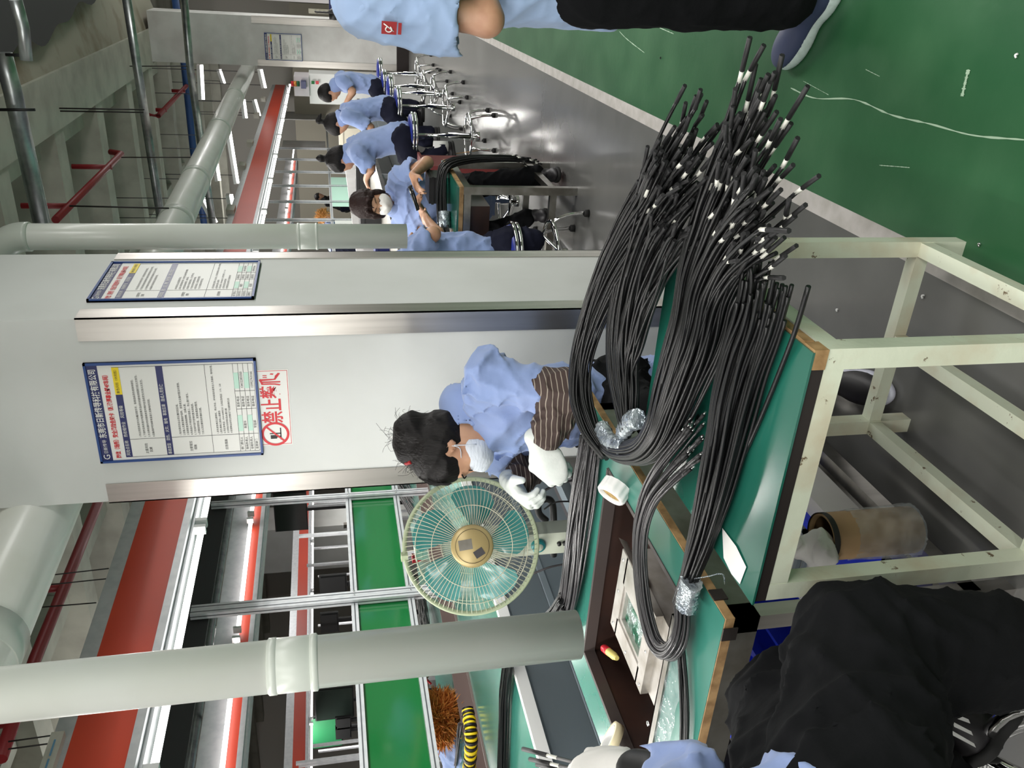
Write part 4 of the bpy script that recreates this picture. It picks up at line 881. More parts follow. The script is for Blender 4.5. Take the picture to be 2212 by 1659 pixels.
# ================================================================ cable bundles in front
def G3(l, dz=0): return [(x, y, z) for x, y, z in l]
T0 = BZ
R0 = .0035
wires('left black cable bundle fanning off the far right corner of the pale cart', [(1372, 930, T0+.03), (1364, 860, T0+.025), (1358, 780, T0+.02), (1372, 695, T0+.02), (1400, 600, T0+.02), (1440, 510, T0+.03), (1490, 415, T0+.04), (1565, 320, T0+.05)], 150, [.018, .055, .078, .088, .09, .095, .108, .138], [.03, .035, .04, .05, .06, .07, .08, .09], R0, 'cable', nm='cable_bundle', child='cable', seed=31, seg=46, endv=.22, sleeve=.12, endfat=.048, rough=1.0, group='black cable bundles on the pale cart')
wires('cable strands looping round the outer left side of the coil toward the pillar', [(1318, 985, T0+.03), (1292, 930, T0+.045), (1276, 860, T0+.05), (1277, 780, T0+.05), (1300, 690, T0+.05), (1350, 580, T0+.05), (1400, 490, T0+.06), (1450, 420, T0+.06), (1500, 340, T0+.06)], 56, [.014, .02, .026, .032, .036, .04, .05, .06, .07], [.02, .04, .05, .05, .05, .06, .06, .06, .07], R0, 'cable', nm='cable_bundle', child='cable', seed=32, seg=44, endv=.25, sleeve=.1, endfat=.028, rough=1.2, group='black cable bundles on the pale cart')
wires('middle black cable bundle on the pale cart with white marker sleeves at its ends', [(1312, 952, T0+.02), (1345, 975, T0+.03), (1400, 972, T0+.03), (1440, 930, T0+.03), (1470, 860, T0+.02), (1500, 780, T0+.02), (1530, 700, T0+.02), (1550, 600, T0+.02), (1585, 510, T0+.025), (1640, 420, T0+.04), (1712, 318, T0+.06)], 150, [.02, .022, .028, .04, .055, .062, .066, .074, .088, .112, .145], [.03, .03, .035, .04, .05, .055, .06, .06, .06, .07, .08], R0, 'cable', nm='cable_bundle', child='cable', seed=33, seg=54, endv=.17, sleeve=.65, endfat=.052, rough=1.0, group='black cable bundles on the pale cart')
BT = T0+.02
wires('right black cable bundle running from its film wrap straight across the pale cart', [(1483, 1300, BT), (1500, 1240, BT), (1530, 1150, BT-.01), (1558, 1050, T0+.01), (1580, 950, T0+.01), (1600, 860, T0+.01), (1622, 770, T0+.01), (1650, 690, T0+.01), (1668, 610, T0+.015), (1675, 560, T0+.02)], 62, [.018, .02, .034, .042, .046, .05, .052, .052, .058, .064], [.025, .025, .03, .035, .035, .04, .04, .04, .045, .05], R0, 'cable', nm='cable_bundle', child='cable', seed=34, seg=30, endv=.2, rough=.9, group='black cable bundles on the pale cart')
wires('single stray black cable along the right edge of the pale cart', [(1600, 1000, T0+.008), (1645, 900, T0+.006), (1690, 790, T0+.006), (1720, 710, T0+.012), (1747, 618, T0+.02)], 1, .001, .001, R0+.0006, 'cable', nm='stray_cable', child='cable', seed=35, seg=20, endv=0)
wires('loop of grey black cable hanging over the solder pot and rising to bright pin ends', [(1480, 1296, BT), (1482, 1340, BT), (1474, 1385, BT+.005), (1450, 1408, BT+.01), (1424, 1385, BT+.015), (1404, 1310, BT+.02), (1394, 1220, BT+.02), (1396, 1140, BT+.02), (1416, 1070, BT+.015), (1450, 1020, BT+.01), (1490, 975, T0+.015), (1530, 935, T0+.02)], 40, [.016, .015, .015, .015, .015, .014, .016, .022, .03, .038, .045, .055], [.02, .02, .024, .024, .024, .024, .024, .024, .026, .03, .03, .035], R0*.9, 'cable_grey', nm='cable_loop', child='cable', seed=36, seg=44, endv=.13, pinlen=.012, rough=.9)
wires('thin strand of cables running along the bench edge to the near left', [(1478, 1320, T0+.012), (1479, 1390, T0+.01), (1484, 1470, T0+.008), (1486, 1560, T0+.008), (1480, 1680, T0+.008)], 13, .012, .014, R0*.9, 'cable', nm='cable_strand', child='cable', seed=37, seg=14, endv=0)
wires('grey cables with bright pin ends lying along the far side of the teal bench', [(1212, 1345, T0+.012), (1235, 1290, T0+.012), (1248, 1220, T0+.012), (1257, 1140, T0+.012), (1268, 1060, T0+.012), (1278, 980, T0+.012), (1284, 925, T0+.014)], 62, [.05, .055, .06, .062, .058, .05, .05], [.02, .03, .035, .035, .035, .03, .03], R0*.9, 'cable_grey', nm='cable_bundle', child='cable', seed=38, seg=22, endv=.16, pinlen=.010, rough=1.1)
PF = at(1110, 1445, Z=ZT+.015); PE = at(1232, 1305, Z=T0+.02)
wires('cables bridging the gap behind the thick pipe and lying on the assembly line mat', [PE, at(1203, 1345, Z=T0+.01), at(1150, 1385, Z=T0+.0), PF+V(.1, .0, .0), at(1098, 1490, Z=ZT+.012), at(1094, 1560, Z=ZT+.012), at(1090, 1700, Z=ZT+.012)], 44, [.05, .045, .04, .045, .05, .05, .05], [.03, .03, .03, .03, .03, .03, .03], R0, 'cable', nm='cable_bundle', child='cable', seed=39, seg=24, endv=0, rough=1.0)
# film wraps
def wrap(pts, r, lb, flat=.75, m='film', tail=None):
    t = thing('film_wrap', lb, 'film', pts[0]); P = smooth_path([V(*p) for p in pts], 18)
    b_ = MB().tube(P, [r*(1+.05*math.sin(i*2.3)) for i in range(18)], 28, flat=flat)
    b_.v = [tuple(V(*p)+rng.randn(3)*.0011) for p in b_.v]; ob('wrap', b_, m, t)
    if tail is not None: ob('tail', MB().tube(smooth_path(tail, 12), .0012, 5), 'film', t)
    return t
wrap([at(1334, 955, Z=T0+.035), at(1312, 942, Z=T0+.035), at(1302, 962, Z=T0+.03)][::-1][1:] if False else [at(1350, 968, Z=T0+.048), at(1318, 955, Z=T0+.045), at(1300, 925, Z=T0+.045)], .0235, 'crinkled clear film wrap at the tip of the cable coil', .8)
wrap([at(1378, 905, Z=T0+.055), at(1360, 912, Z=T0+.05), at(1345, 935, Z=T0+.045)], .024, 'second film wrap inside the cable coil just right of the tip', .7)
wrap([at(1494, 1256, Z=BT+.014), at(1487, 1280, Z=BT+.014), at(1482, 1312, Z=BT+.014)], .0265, 'silvery film wrap round the right bundle above the bench corner', .75, tail=[at(1500, 1250, Z=BT+.03), at(1530, 1245, Z=BT+.05), at(1560, 1240, Z=BT+.04), at(1566, 1262, Z=BT+.02)])
# ================================================================ pedestal fan
fcn = at(1018, 1178, Y=2.2); fn_ = V(.30, -.86, .28); fn_ /= np.linalg.norm(fn_)
fd = EYE-fcn; fd /= np.linalg.norm(fd); fn_ = fd+V(-.05, 0, -.05); fn_ /= np.linalg.norm(fn_)
FR = 143/FPX*((fcn-EYE)@FW)
fan = thing('pedestal_fan', 'pedestal fan with teal blades, cream wire guard and gold centre cap', 'fan', (fcn[0], fcn[1]+.15, 0))
fu = np.cross(V(0, 0, 1), fn_); fu /= np.linalg.norm(fu); fv = np.cross(fn_, fu)
def fp(r, a, h): return fcn+fn_*h+r*(math.cos(a)*fu+math.sin(a)*fv)
ob('guard_rim', MB().tube([fp(FR, a, 0) for a in np.linspace(0, 2*math.pi, 73)[:-1]], .0055, 8, closed=True, flat=1.6), 'fan_rim', fan)
fw = MB(); bw = MB()
for k_ in range(84):
    a = k_*2*math.pi/84
    fw.tube([fp(r, a+sw, h) for r, h, sw in ((FR*.29, .058, 0), (FR*.5, .062, .02), (FR*.72, .056, .05), (FR*.9, .036, .08), (FR, .004, .10))], .00095, 4, cap=False)
    if k_ % 8: bw.tube([fp(r, a-sw, h) for r, h, sw in ((FR*.22, -.10, 0), (FR*.5, -.098, .05), (FR*.75, -.085, .1), (FR*.93, -.05, .14), (FR, -.004, .16))], .0008, 4, cap=False)
for r, h in ((FR*.6, .0605), (FR*.84, .045)): fw.tube([fp(r, a, h) for a in np.linspace(0, 2*math.pi, 61)[:-1]], .0014, 5, closed=True)
for r, h in ((FR*.45, -.099), (FR*.66, -.092), (FR*.85, -.07)): bw.tube([fp(r, a, h) for a in np.linspace(0, 2*math.pi, 61)[:-1]], .0013, 5, closed=True)
o = ob('front_guard', fw, 'fan_wire', fan); o['kind'] = 'stuff'; o = ob('rear_guard', bw, 'fan_wire', fan); o['kind'] = 'stuff'
ob('centre_cap', MB().lathe([(FR*.315, .05), (FR*.315, .062), (FR*.29, .068), (0, .069)], fcn, fn_, 48), 'fan_gold', fan)
ob('cap_ring', MB().tube([fp(FR*.25, a, .0692) for a in np.linspace(0, 2*math.pi, 49)[:-1]], .0006, 4, closed=True), 'edge_black', fan)
def capq(x0, y0, x1, y1, rot, nm, m_):
    c, s_ = math.cos(rot), math.sin(rot); cx, cy = (x0+x1)/2, (y0+y1)/2
    q = [(cx+(x-cx)*c-(y-cy)*s_, cy+(x-cx)*s_+(y-cy)*c) for x, y in ((x0, y0), (x1, y0), (x1, y1), (x0, y1))]
    ob(nm, MB().add([fcn+fn_*.0697+fu*x*FR+fv*y*FR for x, y in q], [(0, 1, 2, 3)]), m_, fan)
capq(-.05, .0, .1, .2, .1, 'sticker_remnant', 'steel_dull'); capq(-.16, -.17, -.05, -.02, .5, 'sticker_remnant', 'rail_dark')

for k_ in range(5):   # blades
    a0 = k_*2*math.pi/5+.95; Gd = []
    for i, t in enumerate(np.linspace(0, 1, 9)):
        r = FR*(.16+.74*t); hw = (.18+.42*math.sin(min(1, t*1.15)*math.pi*.62)); row = []
        for j in np.linspace(-1, 1, 9):
            rr2 = r*(1-.05*abs(j)**3*(t > .8)); a = a0+j*hw*.78*(1-.25*(t > .95))+.25*t; row.append(fp(rr2, a, -.01+.026*j*(1-.4*t)))
        Gd.append(row)
    b_ = MB().grid(Gd); ob('blade', b_, 'fan_blade', fan)
ob('hub', MB().lathe([(0, -.04), (.04, -.04), (.045, -.0), (.035, .02), (0, .025)], fcn, fn_, 24), 'fan_body', fan)
ob('motor', MB().lathe([(0, -.19), (.05, -.185), (.065, -.15), (.065, -.11), (.03, -.1)], fcn, fn_, 28), 'fan_body', fan)
bk = fcn-fn_*.14
cx_, cy_ = bk[0], bk[1]
pb = at(1158, 1158, Y=bk[1]); dirp = V(0, 0, -1)
ob('neck', MB().hexa(*[[V(bk[0]-.045, bk[1]-.035, z), V(bk[0]+.045, bk[1]-.035, z), V(bk[0]+.045, bk[1]+.035, z), V(bk[0]-.045, bk[1]+.035, z)] for z in (bk[2]-.5, bk[2]-.04)]), 'fan_body', fan)
kz = at(1165, 1158, Y=bk[1]-.04); ob('dial', MB().lathe([(.026, 0), (.026, .012), (.02, .018), (0, .018)], (bk[0]-.0, bk[1]-.035, kz[2]), (0, -1, 0), 24), 'teal_plastic', fan); ob('dial_face', MB().lathe([(.015, .0), (.012, .004), (0, .004)], (bk[0], bk[1]-.053, kz[2]), (0, -1, 0), 20), 'fan_body', fan)
for i in range(4): z = kz[2]-.075-.02*i; ob('button', MB().lathe([(.0075, 0), (.0075, .01), (0, .011)], (bk[0], bk[1]-.035, z), (0, -1, 0), 12), 'black', fan)
ob('pole', MB().cyl((bk[0], bk[1], .04), (bk[0], bk[1], bk[2]-.48), .016, 16), 'fan_body', fan); ob('base', MB().lathe([(.19, 0), (.19, .02), (.16, .04), (.03, .05), (0, .05)], (bk[0], bk[1], 0), n=40), 'fan_body', fan)
ob('clip', MB().box(*[tuple(c) for c in (fp(FR, math.pi*.53, 0)-V(.012, .01, .008), fp(FR, math.pi*.53, 0)+V(.012, .01, .014))]), 'fan_rim', fan)
# ribbed hose and cords behind the bench
o = ob('ribbed_hose', MB().tube(smooth_path([at(1180, 1125, Y=2.45), at(1165, 1110, Y=2.45), at(1163, 1090, Y=2.45), at(1178, 1078, Y=2.45), at(1192, 1085, Y=2.45), at(1196, 1120, Y=2.45), at(1196, 1200, Y=2.45)], 40), .013, 10), 'black'); tag(o, 'black ribbed hose curving up beside the fan neck', 'hose')
for i, (pts, lb, m_, r_) in enumerate(((((1160, 1070), (1195, 1050), (1245, 1035)), 'grey cord between the fan and the gloved hands', 'rail_dark', .004), (((1175, 1100), (1200, 1085), (1238, 1083)), 'thin black cord below the ribbed hose', 'black', .003), (((1150, 1240), (1185, 1226), (1222, 1218)), 'grey cord right under the fan guard', 'rail_dark', .004))):
    o = ob('cord', MB().tube(smooth_path([at(x, y, Y=2.4) for x, y in pts], 14), r_, 6), m_); tag(o, lb, 'cord')
# white panel of the machine behind the bench + dark recess
p = at(1190, 1070, Y=2.74); 
# ================================================================ things under the bench and the cart
for i, (x0, x1, y0, y1, z0, z1, lb) in enumerate(((-1.62, -1.22, 1.42, 1.98, .1, .26, 'blue plastic crate under the bench, in front of the knees gap'), (-2.02, -1.68, 1.30, 1.86, .1, .3, 'larger blue plastic crate farther left under the bench'))):
    cr = thing('plastic_crate', lb, 'crate', ((x0+x1)/2, y0, z0), group='blue crates under the bench')
    b_ = MB().box((x0, y0, z0), (x1, y1, z0+.01)); 
    for a_ in ((x0, y0, x1, y0+.01), (x0, y1-.01, x1, y1), (x0, y0, x0+.01, y1), (x1-.01, y0, x1, y1)): b_.box((a_[0], a_[1], z0), (a_[2], a_[3], z1))
    ob('tub', b_, 'crate_blue', cr); ob('rim', MB().box((x0-.01, y0-.01, z1-.03), (x1+.01, y0, z1)).box((x1, y0-.01, z1-.03), (x1+.01, y1, z1)), 'crate_blue', cr)
    for k_ in range(8): ob('rib', MB().box((x0+.02+k_*.045, y0-.006, z0+.03), (x0+.03+k_*.045, y0, z1-.03)), 'crate_blue', cr)
for i, (x0, y0, z) in enumerate(((-1.98, 1.2, .1),)):
    o = ob('crate_rack', MB().box((-2.02, 1.26, .06), (-1.2, 1.3, .1)).box((-1.24, 1.3, .06), (-1.2, 2.0, .1)).box((-2.02, 1.96, .06), (-1.24, 2.0, .1)).box((-1.66, 1.3, .06), (-1.62, 1.96, .1)).box((-2.06, 1.26, 0), (-2.02, 1.3, .12)).box((-1.24, 1.26, 0), (-1.2, 1.3, .06)).box((-2.06, 1.96, 0), (-2.02, 2.0, .12)).box((-1.2, 1.96, 0), (-1.16, 2.0, .1)), 'steel_dull'); tag(o, 'low steel frame carrying the blue crates under the bench', 'frame')
# cardboard tube drum wrapped in film with a glove over its rim
a_ = at(1780, 1165, Y=1.36); b_ = at(1955, 1140, Y=1.36)
cb_ = V(-1.13, 1.30, 0); dr = thing('cardboard_drum', 'brown cardboard roll wrapped in shiny clear film standing under the cart', 'roll', (cb_[0], cb_[1], 0))
zt_, zb_ = at(1795, 1160, Y=1.3)[2], at(1990, 1140, Y=1.3)[2]
dx = at(1880, 1170, Y=1.3)[0]; cb_ = V(dx-.0, 1.33, 0); zb_ = max(zb_, 0)
rd = 52/FPX*((at(1880, 1160, Y=1.3)-EYE)@FW)
ob('roll', MB().lathe([(rd*.86, zt_-.01), (rd*.88, zt_), (rd, zt_), (rd, zb_), (0, zb_)], cb_, n=40), 'card', dr)
b_ = MB().lathe([(rd*1.04, zt_-.06), (rd*1.06, zt_-.1), (rd*1.07, (zt_+zb_)/2), (rd*1.1, zb_+.03), (rd*1.15, zb_+.002)], cb_, n=60)
b_.v = [tuple(V(*p)+rng.randn(3)*.0016*V(1, 1, .3)) for p in b_.v]; ob('film', b_, 'film_clear', dr)
ob('tape_band', MB().lathe([(rd*1.02, zt_+.002), (rd*1.02, zt_-.012)], cb_, n=40), 'black', dr)
gl = [ell((cb_[0]-.015, cb_[1]-.02, zt_+.02), (.045, .04, .03)), ell((cb_[0]-.03, cb_[1]+.01, zt_+.045), (.02, .045, .02)), cap((cb_[0]-.03, cb_[1]-.03, zt_+.03), (cb_[0]-.055, cb_[1]-.03, zt_+.02), .012, .01), cap((cb_[0]-.03, cb_[1]-.0, zt_+.05), (cb_[0]+.01, cb_[1]-.02, zt_+.07), .012, .009), cap((cb_[0]+.0, cb_[1]-.04, zt_+.02), (cb_[0]+.02, cb_[1]-.065, zt_+.03), .012, .009)]
o = grow('cotton_glove', gl, .004, 'white_cloth', fold=.006, fseed=4); tag(o, 'crumpled white cotton glove on top of the cardboard roll', 'glove')
# small framed scale / white box beside
p = at(1690, 1150, Z=.3); wbx = thing('white_box', 'white box with a grey framed lid seen between the cart legs', 'box', (p[0], p[1], 0))
q0 = at(1700, 1130, Z=.25); ob('body', MB().box((q0[0]-.16, q0[1]-.12, .14), (q0[0]+.12, q0[1]+.14, .24)), 'plaster_soft', wbx)
b_ = MB()
for w_ in (.0, .025): 
    x0, x1, y0, y1 = q0[0]-.15+w_, q0[0]+.06-w_, q0[1]-.11+w_, q0[1]+.1-w_; z_ = .242+w_*.2
    for a_ in ((x0, y0, x1, y0+.012), (x0, y1-.012, x1, y1), (x0, y0, x0+.012, y1), (x1-.012, y0, x1, y1)): b_.box((a_[0], a_[1], .24), (a_[2], a_[3], z_+.006))
ob('frame_lid', b_, 'belt_grey', wbx)
# debris on the floor
for i, (x, y, r_, m_, lb) in enumerate(((1993, 645, .006, 'white', 'small white scrap on the grey floor inside the cart frame'), (1808, 673, .005, 'white', 'tiny white chip on the grey floor right of the cables'), (2115, 533, .005, 'pin', 'clear crumb on the green floor beside the cart foot'), (2195, 125, .005, 'white', 'white crumb on the green floor near the corner'), (1427, 127, .004, 'black', 'tiny black offcut on the green floor'))):
    p = at(x, y, Z=.003); o = ob('floor_scrap', MB().tube(smooth_path([p, p+V(r_, r_*.6, .002), p+V(r_*1.6, -r_*.4, .001)], 6), .0024, 5), m_); tag(o, lb, 'scrap')
# twigs of cable on pillar foot etc
p = at(1035, 338, Z=.0); o = ob('thin_rod', MB().tube([at(1055, 322, Z=.01), at(975, 333, Z=.35)], .004, 6), 'card'); tag(o, 'thin brown rod leaning on the far corner of the small cart', 'rod')
# ================================================================ people
def frame(f, u):
    f = V(*f); f /= np.linalg.norm(f); u = V(*u); u = u-f*(u@f); u /= np.linalg.norm(u); r = np.cross(f, u); return r, f, u
def head_prims(c, r, f, u, s=1):
    A = [r, f, u]; q = lambda a, b, d: c+(r*a+f*b+u*d)*s
    P = [ell(q(0, -.012, .03), V(.076, .096, .085)*s, A, .02), ell(q(0, .03, -.03), V(.060, .060, .085)*s, A, .03), ell(q(0, .048, -.085), V(.036, .036, .026)*s, A, .03),
         cap(q(0, .088, .012), q(0, .104, -.026), .007*s, .0125*s, .012), ell(q(0, .080, .026), V(.046, .012, .009)*s, A, .015)]
    for e in (-1, 1):
        P += [ell(q(.031*e, .094, .004), V(.015, .012, .010)*s, A, .012, 's'), ell(q(.031*e, .078, .003), V(.013, .012, .011)*s, A, .006), ell(q(.014*e, .094, -.03), V(.008, .008, .006)*s, A, .008),
              ell(q(.076*e, -.012, -.008), V(.010, .020, .032)*s, A, .008), ell(q(.083*e, -.004, -.008), V(.006, .010, .018)*s, A, .005, 's'), ell(q(.04*e, .055, -.035), V(.022, .022, .02)*s, A, .02)]
    P += [ell(q(0, .086, -.057), V(.022, .010, .005)*s, A, .006), ell(q(0, .084, -.067), V(.018, .010, .006)*s, A, .006)]
    return P
def hair(par, c, r, f, u, s, res, m, style):
    A = [r, f, u]; q = lambda a, b, d: c+(r*a+f*b+u*d)*s
    H = [ell(q(0, -.016, .036), V(.087, .106, .094)*s, A, .02), ell(q(0, -.05, -.01), V(.075, .07, .085)*s, A, .03)]
    H += [ell(q(0, .10, -.045), V(.070, .075, .088)*s, A, .015, 's'), ell(q(.088, .01, -.03), V(.03, .03, .05)*s, A, .01, 's'), ell(q(-.088, .01, -.03), V(.03, .03, .05)*s, A, .01, 's'), ell(q(0, -.02, -.15), V(.1, .12, .07)*s, A, .02, 's')]
    if style == 'short': H[1] = ell(q(0, -.04, .0), V(.078, .07, .07)*s, A, .03)
    if style == 'bun': H += [cap(q(0, -.085, .07), q(0, -.125, .095), .03*s, .038*s, .02)]
    if style == 'highbun': H += [cap(q(0, -.08, .10), q(0, -.11, .135), .022*s, .036*s, .012)]
    if style == 'tail': H += [cap(q(0, -.09, .08), q(0, -.15, .12), .02*s, .026*s, .01), cap(q(0, -.15, .12), q(0, -.18, .04), .026*s, .01*s, .01)]
    if style == 'bigbun': H += [ell(q(.0, -.115, .045), V(.062, .058, .06)*s, A, .02), ell(q(.0, -.09, .09), V(.05, .05, .04)*s, A, .02)]
    if style == 'fringe': H += [cap(q(-.045, .08, .07), q(-.05, .092, .03), .014*s, .005*s, .006), cap(q(.0, .085, .075), q(.012, .1, .04), .012*s, .004*s, .006), cap(q(.04, .078, .07), q(.052, .088, .02), .014*s, .005*s, .006), ell(q(.07, .03, -.02), V(.018, .03, .06)*s, A, .01), ell(q(-.07, .03, -.02), V(.018, .03, .06)*s, A, .01)]
    return grow('hair', H, res, m, par, fold=.0035*s, fseed=3)
def hand_prims(w, d, pn, th, curl, s=1, rr=1.0):
    d = V(*d); d /= np.linalg.norm(d); pn = V(*pn); pn = pn-d*(pn@d); pn /= np.linalg.norm(pn); lat = np.cross(d, pn)
    A = [lat, d, pn]; P = [ell(w+d*.048*s, V(.041, .054, .016)*s*rr, A, .012), cap(w, w+d*.03*s, .024*s*rr, .026*s*rr, .015, n=pn, s=.7)]
    L = [.068, .078, .072, .056]
    for i in range(4):
        b = w+(d*(.088-.004*abs(i-1.3))+lat*(.028-.019*i)*th)*s; a = curl*(.35+.08*i); p = b; seg = [.45, .32, .23]
        for j in range(3):
            dd = d*math.cos(a)+pn*math.sin(a); n = p+dd*L[i]*seg[j]*s; P.append(cap(p, n, (.0092-.0009*j)*s*rr, (.0085-.0009*j)*s*rr, .003)); p = n; a += curl*(.62+.05*i)
    b = w+(d*.024+lat*.026*th)*s; d1 = d*.62+lat*.68*th+pn*.35; d1 /= np.linalg.norm(d1); p = b+d1*.042*s; P.append(cap(b, p, .0145*s*rr, .0105*s*rr, .008))
    d2 = d*.88+lat*.15*th+pn*.45*max(.4, curl); d2 /= np.linalg.norm(d2); P.append(cap(p, p+d2*.034*s, .0105*s*rr, .0082*s*rr, .003))
    return P
def shoe(par, heel, toe, m, sole, name='shoe', w=.045, up=.075):
    heel = V(*heel); toe = V(*toe); d = toe-heel; L = np.linalg.norm(d); d /= L; lat = np.cross(d, V(0, 0, 1)); lat /= np.linalg.norm(lat); u = np.cross(lat, d); A = [lat, d, u]
    P = [ell(heel+d*L*.68+u*.03, V(w, L*.34, .034), A, .02), ell(heel+d*L*.22+u*.04, V(w*.82, L*.24, .045), A, .03), cap(heel+d*L*.2+u*.05, heel+d*L*.22+u*up, .034, .034, .02)]
    o = grow(name, P, .006, m, par, clip=[(heel+u*.022, -u)])
    Q = [ell(heel+d*L*.7+u*.012, V(w*1.05, L*.33, .03), A, .02), ell(heel+d*L*.2+u*.012, V(w*.9, L*.22, .03), A, .03), cap(heel+d*L*.2+u*.012, heel+d*L*.7+u*.012, w*.75, w*.9, .02, n=u, s=.5)]
    grow('sole', Q, .006, sole, o, clip=[(heel+u*.024, u), (heel, -u)])
    return o
def person(label, J, res=.01, shirt='shirt', pants='trousers', hairm='hair', style='short', tw=.155, td=.105, mask=None, hs=1, gloves=False, hcurl=.5, fold=.009, seed=0, hands=True, feet='shoe_black', sleeve=.62, legs=True, eyes=True, sole='rubber', collar=True, long=False, pr=(.088, .062, .05)):
    J = {k: V(*v) for k, v in J.items()}
    base = J['pel'].copy(); base[2] = 0
    t = thing('person', label, 'person', base)
    r, f, u = frame(J['hf'], J['hu']); hd = J['hd']
    tf = J['tf']/np.linalg.norm(J['tf']); pel, che, nk = J['pel'], J['che'], J['nk']
    latv = np.cross(che-pel, tf); latv /= np.linalg.norm(latv); tfn = np.cross(latv, (che-pel)/np.linalg.norm(che-pel)); s_ = td/tw
    def torso(g, hem=.0):
        dn = (pel-che)/np.linalg.norm(pel-che)
        P = [cap(pel+dn*hem, (pel+che)/2, tw*.98+g, tw*.86+g, .05, n=tfn, s=s_*1.08), cap((pel+che)/2, che, tw*.88+g, tw*1.0+g, .05, n=tfn, s=s_)]
        for k in ('sl', 'sr'): P.append(cap(che+(nk-che)*.45, J[k], .068+g, .056+g, .05))
        return P
    B = torso(-.02)+[cap(nk, hd-u*.06*hs-f*.02*hs, .056, .05, .02)]+head_prims(hd, r, f, u, hs)
    for a, b, c in (('sl', 'el', 'wl'), ('sr', 'er', 'wr')):
        if b in J: B += [cap(J[a], J[b], .046, .039, .02), cap(J[b], J[c], .040, .025, .02)]
    for k, th in (('l', 1), ('r', -1)):
        if hands and 'w'+k in J and 'd'+k in J and not gloves: B += hand_prims(J['w'+k], J['d'+k], J.get('p'+k, V(0, 0, -1)), th*J.get('t'+k, V(1, 0, 0))[0], hcurl)
    if legs:
        for k in ('l', 'r'): B += [cap(J['h'+k], J['k'+k], pr[0]*.85, pr[1]*.8, .03), cap(J['k'+k], J['a'+k], pr[1]*.8, .036, .03)]
    grow('body', B, res, 'skin', t)
    # shirt: sleeves with open ends, then the torso
    S = []; hem = J.get('hem', V(.06, 0, 0))[0]
    for a, b, c in (('sl', 'el', 'wl'), ('sr', 'er', 'wr')):
        if b in J:
            e = J[a]+(J[b]-J[a])*(sleeve if sleeve <= 1 else 1); d = (J[b]-J[a])/np.linalg.norm(J[b]-J[a]); S.append(cap(J[a], e, .068, .072 if sleeve <= 1 else .062, .03))
            if sleeve <= 1: S.append(cap(e+d*.115, e+d*.12, .105, .11, .004, op='s'))
            else: S.append(cap(J[b], J[b]+(J[c]-J[b])*(sleeve-1), .06, .052, .03))
    S += torso(.012, hem)
    dn = (pel-che)/np.linalg.norm(pel-che); S.append(cap(pel+dn*(hem+.3), pel+dn*(hem+.32), .24, .24, .006, op='s')) if 'cuthem' in J else None
    S += [cap(nk+(hd-nk)*.12, nk+(hd-nk)*1.2, .058, .07, .006, op='s')]
    grow('shirt', S, res, shirt, t, fold=fold, fseed=seed)
    if collar:
        cd = (hd-u*.06*hs-nk); cd /= np.linalg.norm(cd)
        C = [cap(nk-cd*.012, nk+cd*.052, .088, .074, .005), cap(nk-cd*.1, nk+cd*.14, .063, .062, .003, op='s'), cap(nk+cd*.15, nk+cd*.16, .1, .1, .003, op='s'), cap(nk+tfn*.09+cd*.05, nk+tfn*.10-cd*.02, .028, .008, .004, op='s')]
        grow('collar', C, min(res, .008), shirt, t)
    if legs:
        T = [cap(pel-latv*.05, pel+latv*.05, tw*.86, tw*.86, .05, n=tfn, s=.85)]
        for k in ('l', 'r'): T += [cap(J['h'+k], J['k'+k], pr[0]+.014, pr[1]+.012, .03), cap(J['k'+k], J['k'+k]+(J['a'+k]-J['k'+k])*.9, pr[1]+.012, pr[2]+.012, .03)]
        grow('trousers', T, res, pants, t, fold=fold*.8, fseed=seed+5)
        if feet:
            for k in ('l', 'r'):
                tt = J.get('f'+k); 
                if tt is None: d = V(tf[0], tf[1], 0); tt = J['a'+k]+d/np.linalg.norm(d)*.19
                he = V(*(J['a'+k]-(tt-J['a'+k])*.25)); he[2] = J['a'+k][2]-.07; te = V(*tt); te[2] = min(te[2], he[2]) if abs(te[2]-he[2]) < .12 else te[2]
                shoe(t, he, te, feet, sole)
    if hairm: hair(t, hd, r, f, u, hs, max(res*.7, .004), hairm, style)
    q = lambda a, b, d: hd+(r*a+f*b+u*d)*hs; A = [r, f, u]
    if mask:
        Mp = [ell(q(0, .052, -.048), V(.066, .070, .055)*hs, A, .01), cap(q(0, .09, -.02), q(0, .11, -.035), .014*hs, .018*hs, .015), ell(q(0, .02, -.05), V(.052, .062, .1)*hs, A, .004, 's')]
        o = grow('face_mask', Mp, min(res, .005), mask, t, clip=[(q(0, 0, -.004), u), (q(0, .015, 0), -f)], fold=.0015, fseed=2)
        for e in (-1, 1):
            for z in (-.012, -.075): ob('ear_loop', MB().tube(smooth_path([q(.062*e, .04, z), q(.078*e, .012, -.03+.2*z), q(.080*e, -.018, -.015)], 8), .0016, 5), mask, o)
    if eyes:
        for e in (-1, 1):
            ob('eyelashes', MB().tube(smooth_path([q(.019*e, .0905, -.002), q(.031*e, .0935, -.006), q(.044*e, .084, -.001)], 7), .0016*hs, 5), 'hair', t)
            ob('eyebrow', MB().tube(smooth_path([q(.015*e, .0955, .022), q(.032*e, .0935, .028), q(.052*e, .078, .022)], 7), .0028*hs, 5, flat=.6), 'hair', t)
    return t
def chain(c, fwd, leg=True): pass
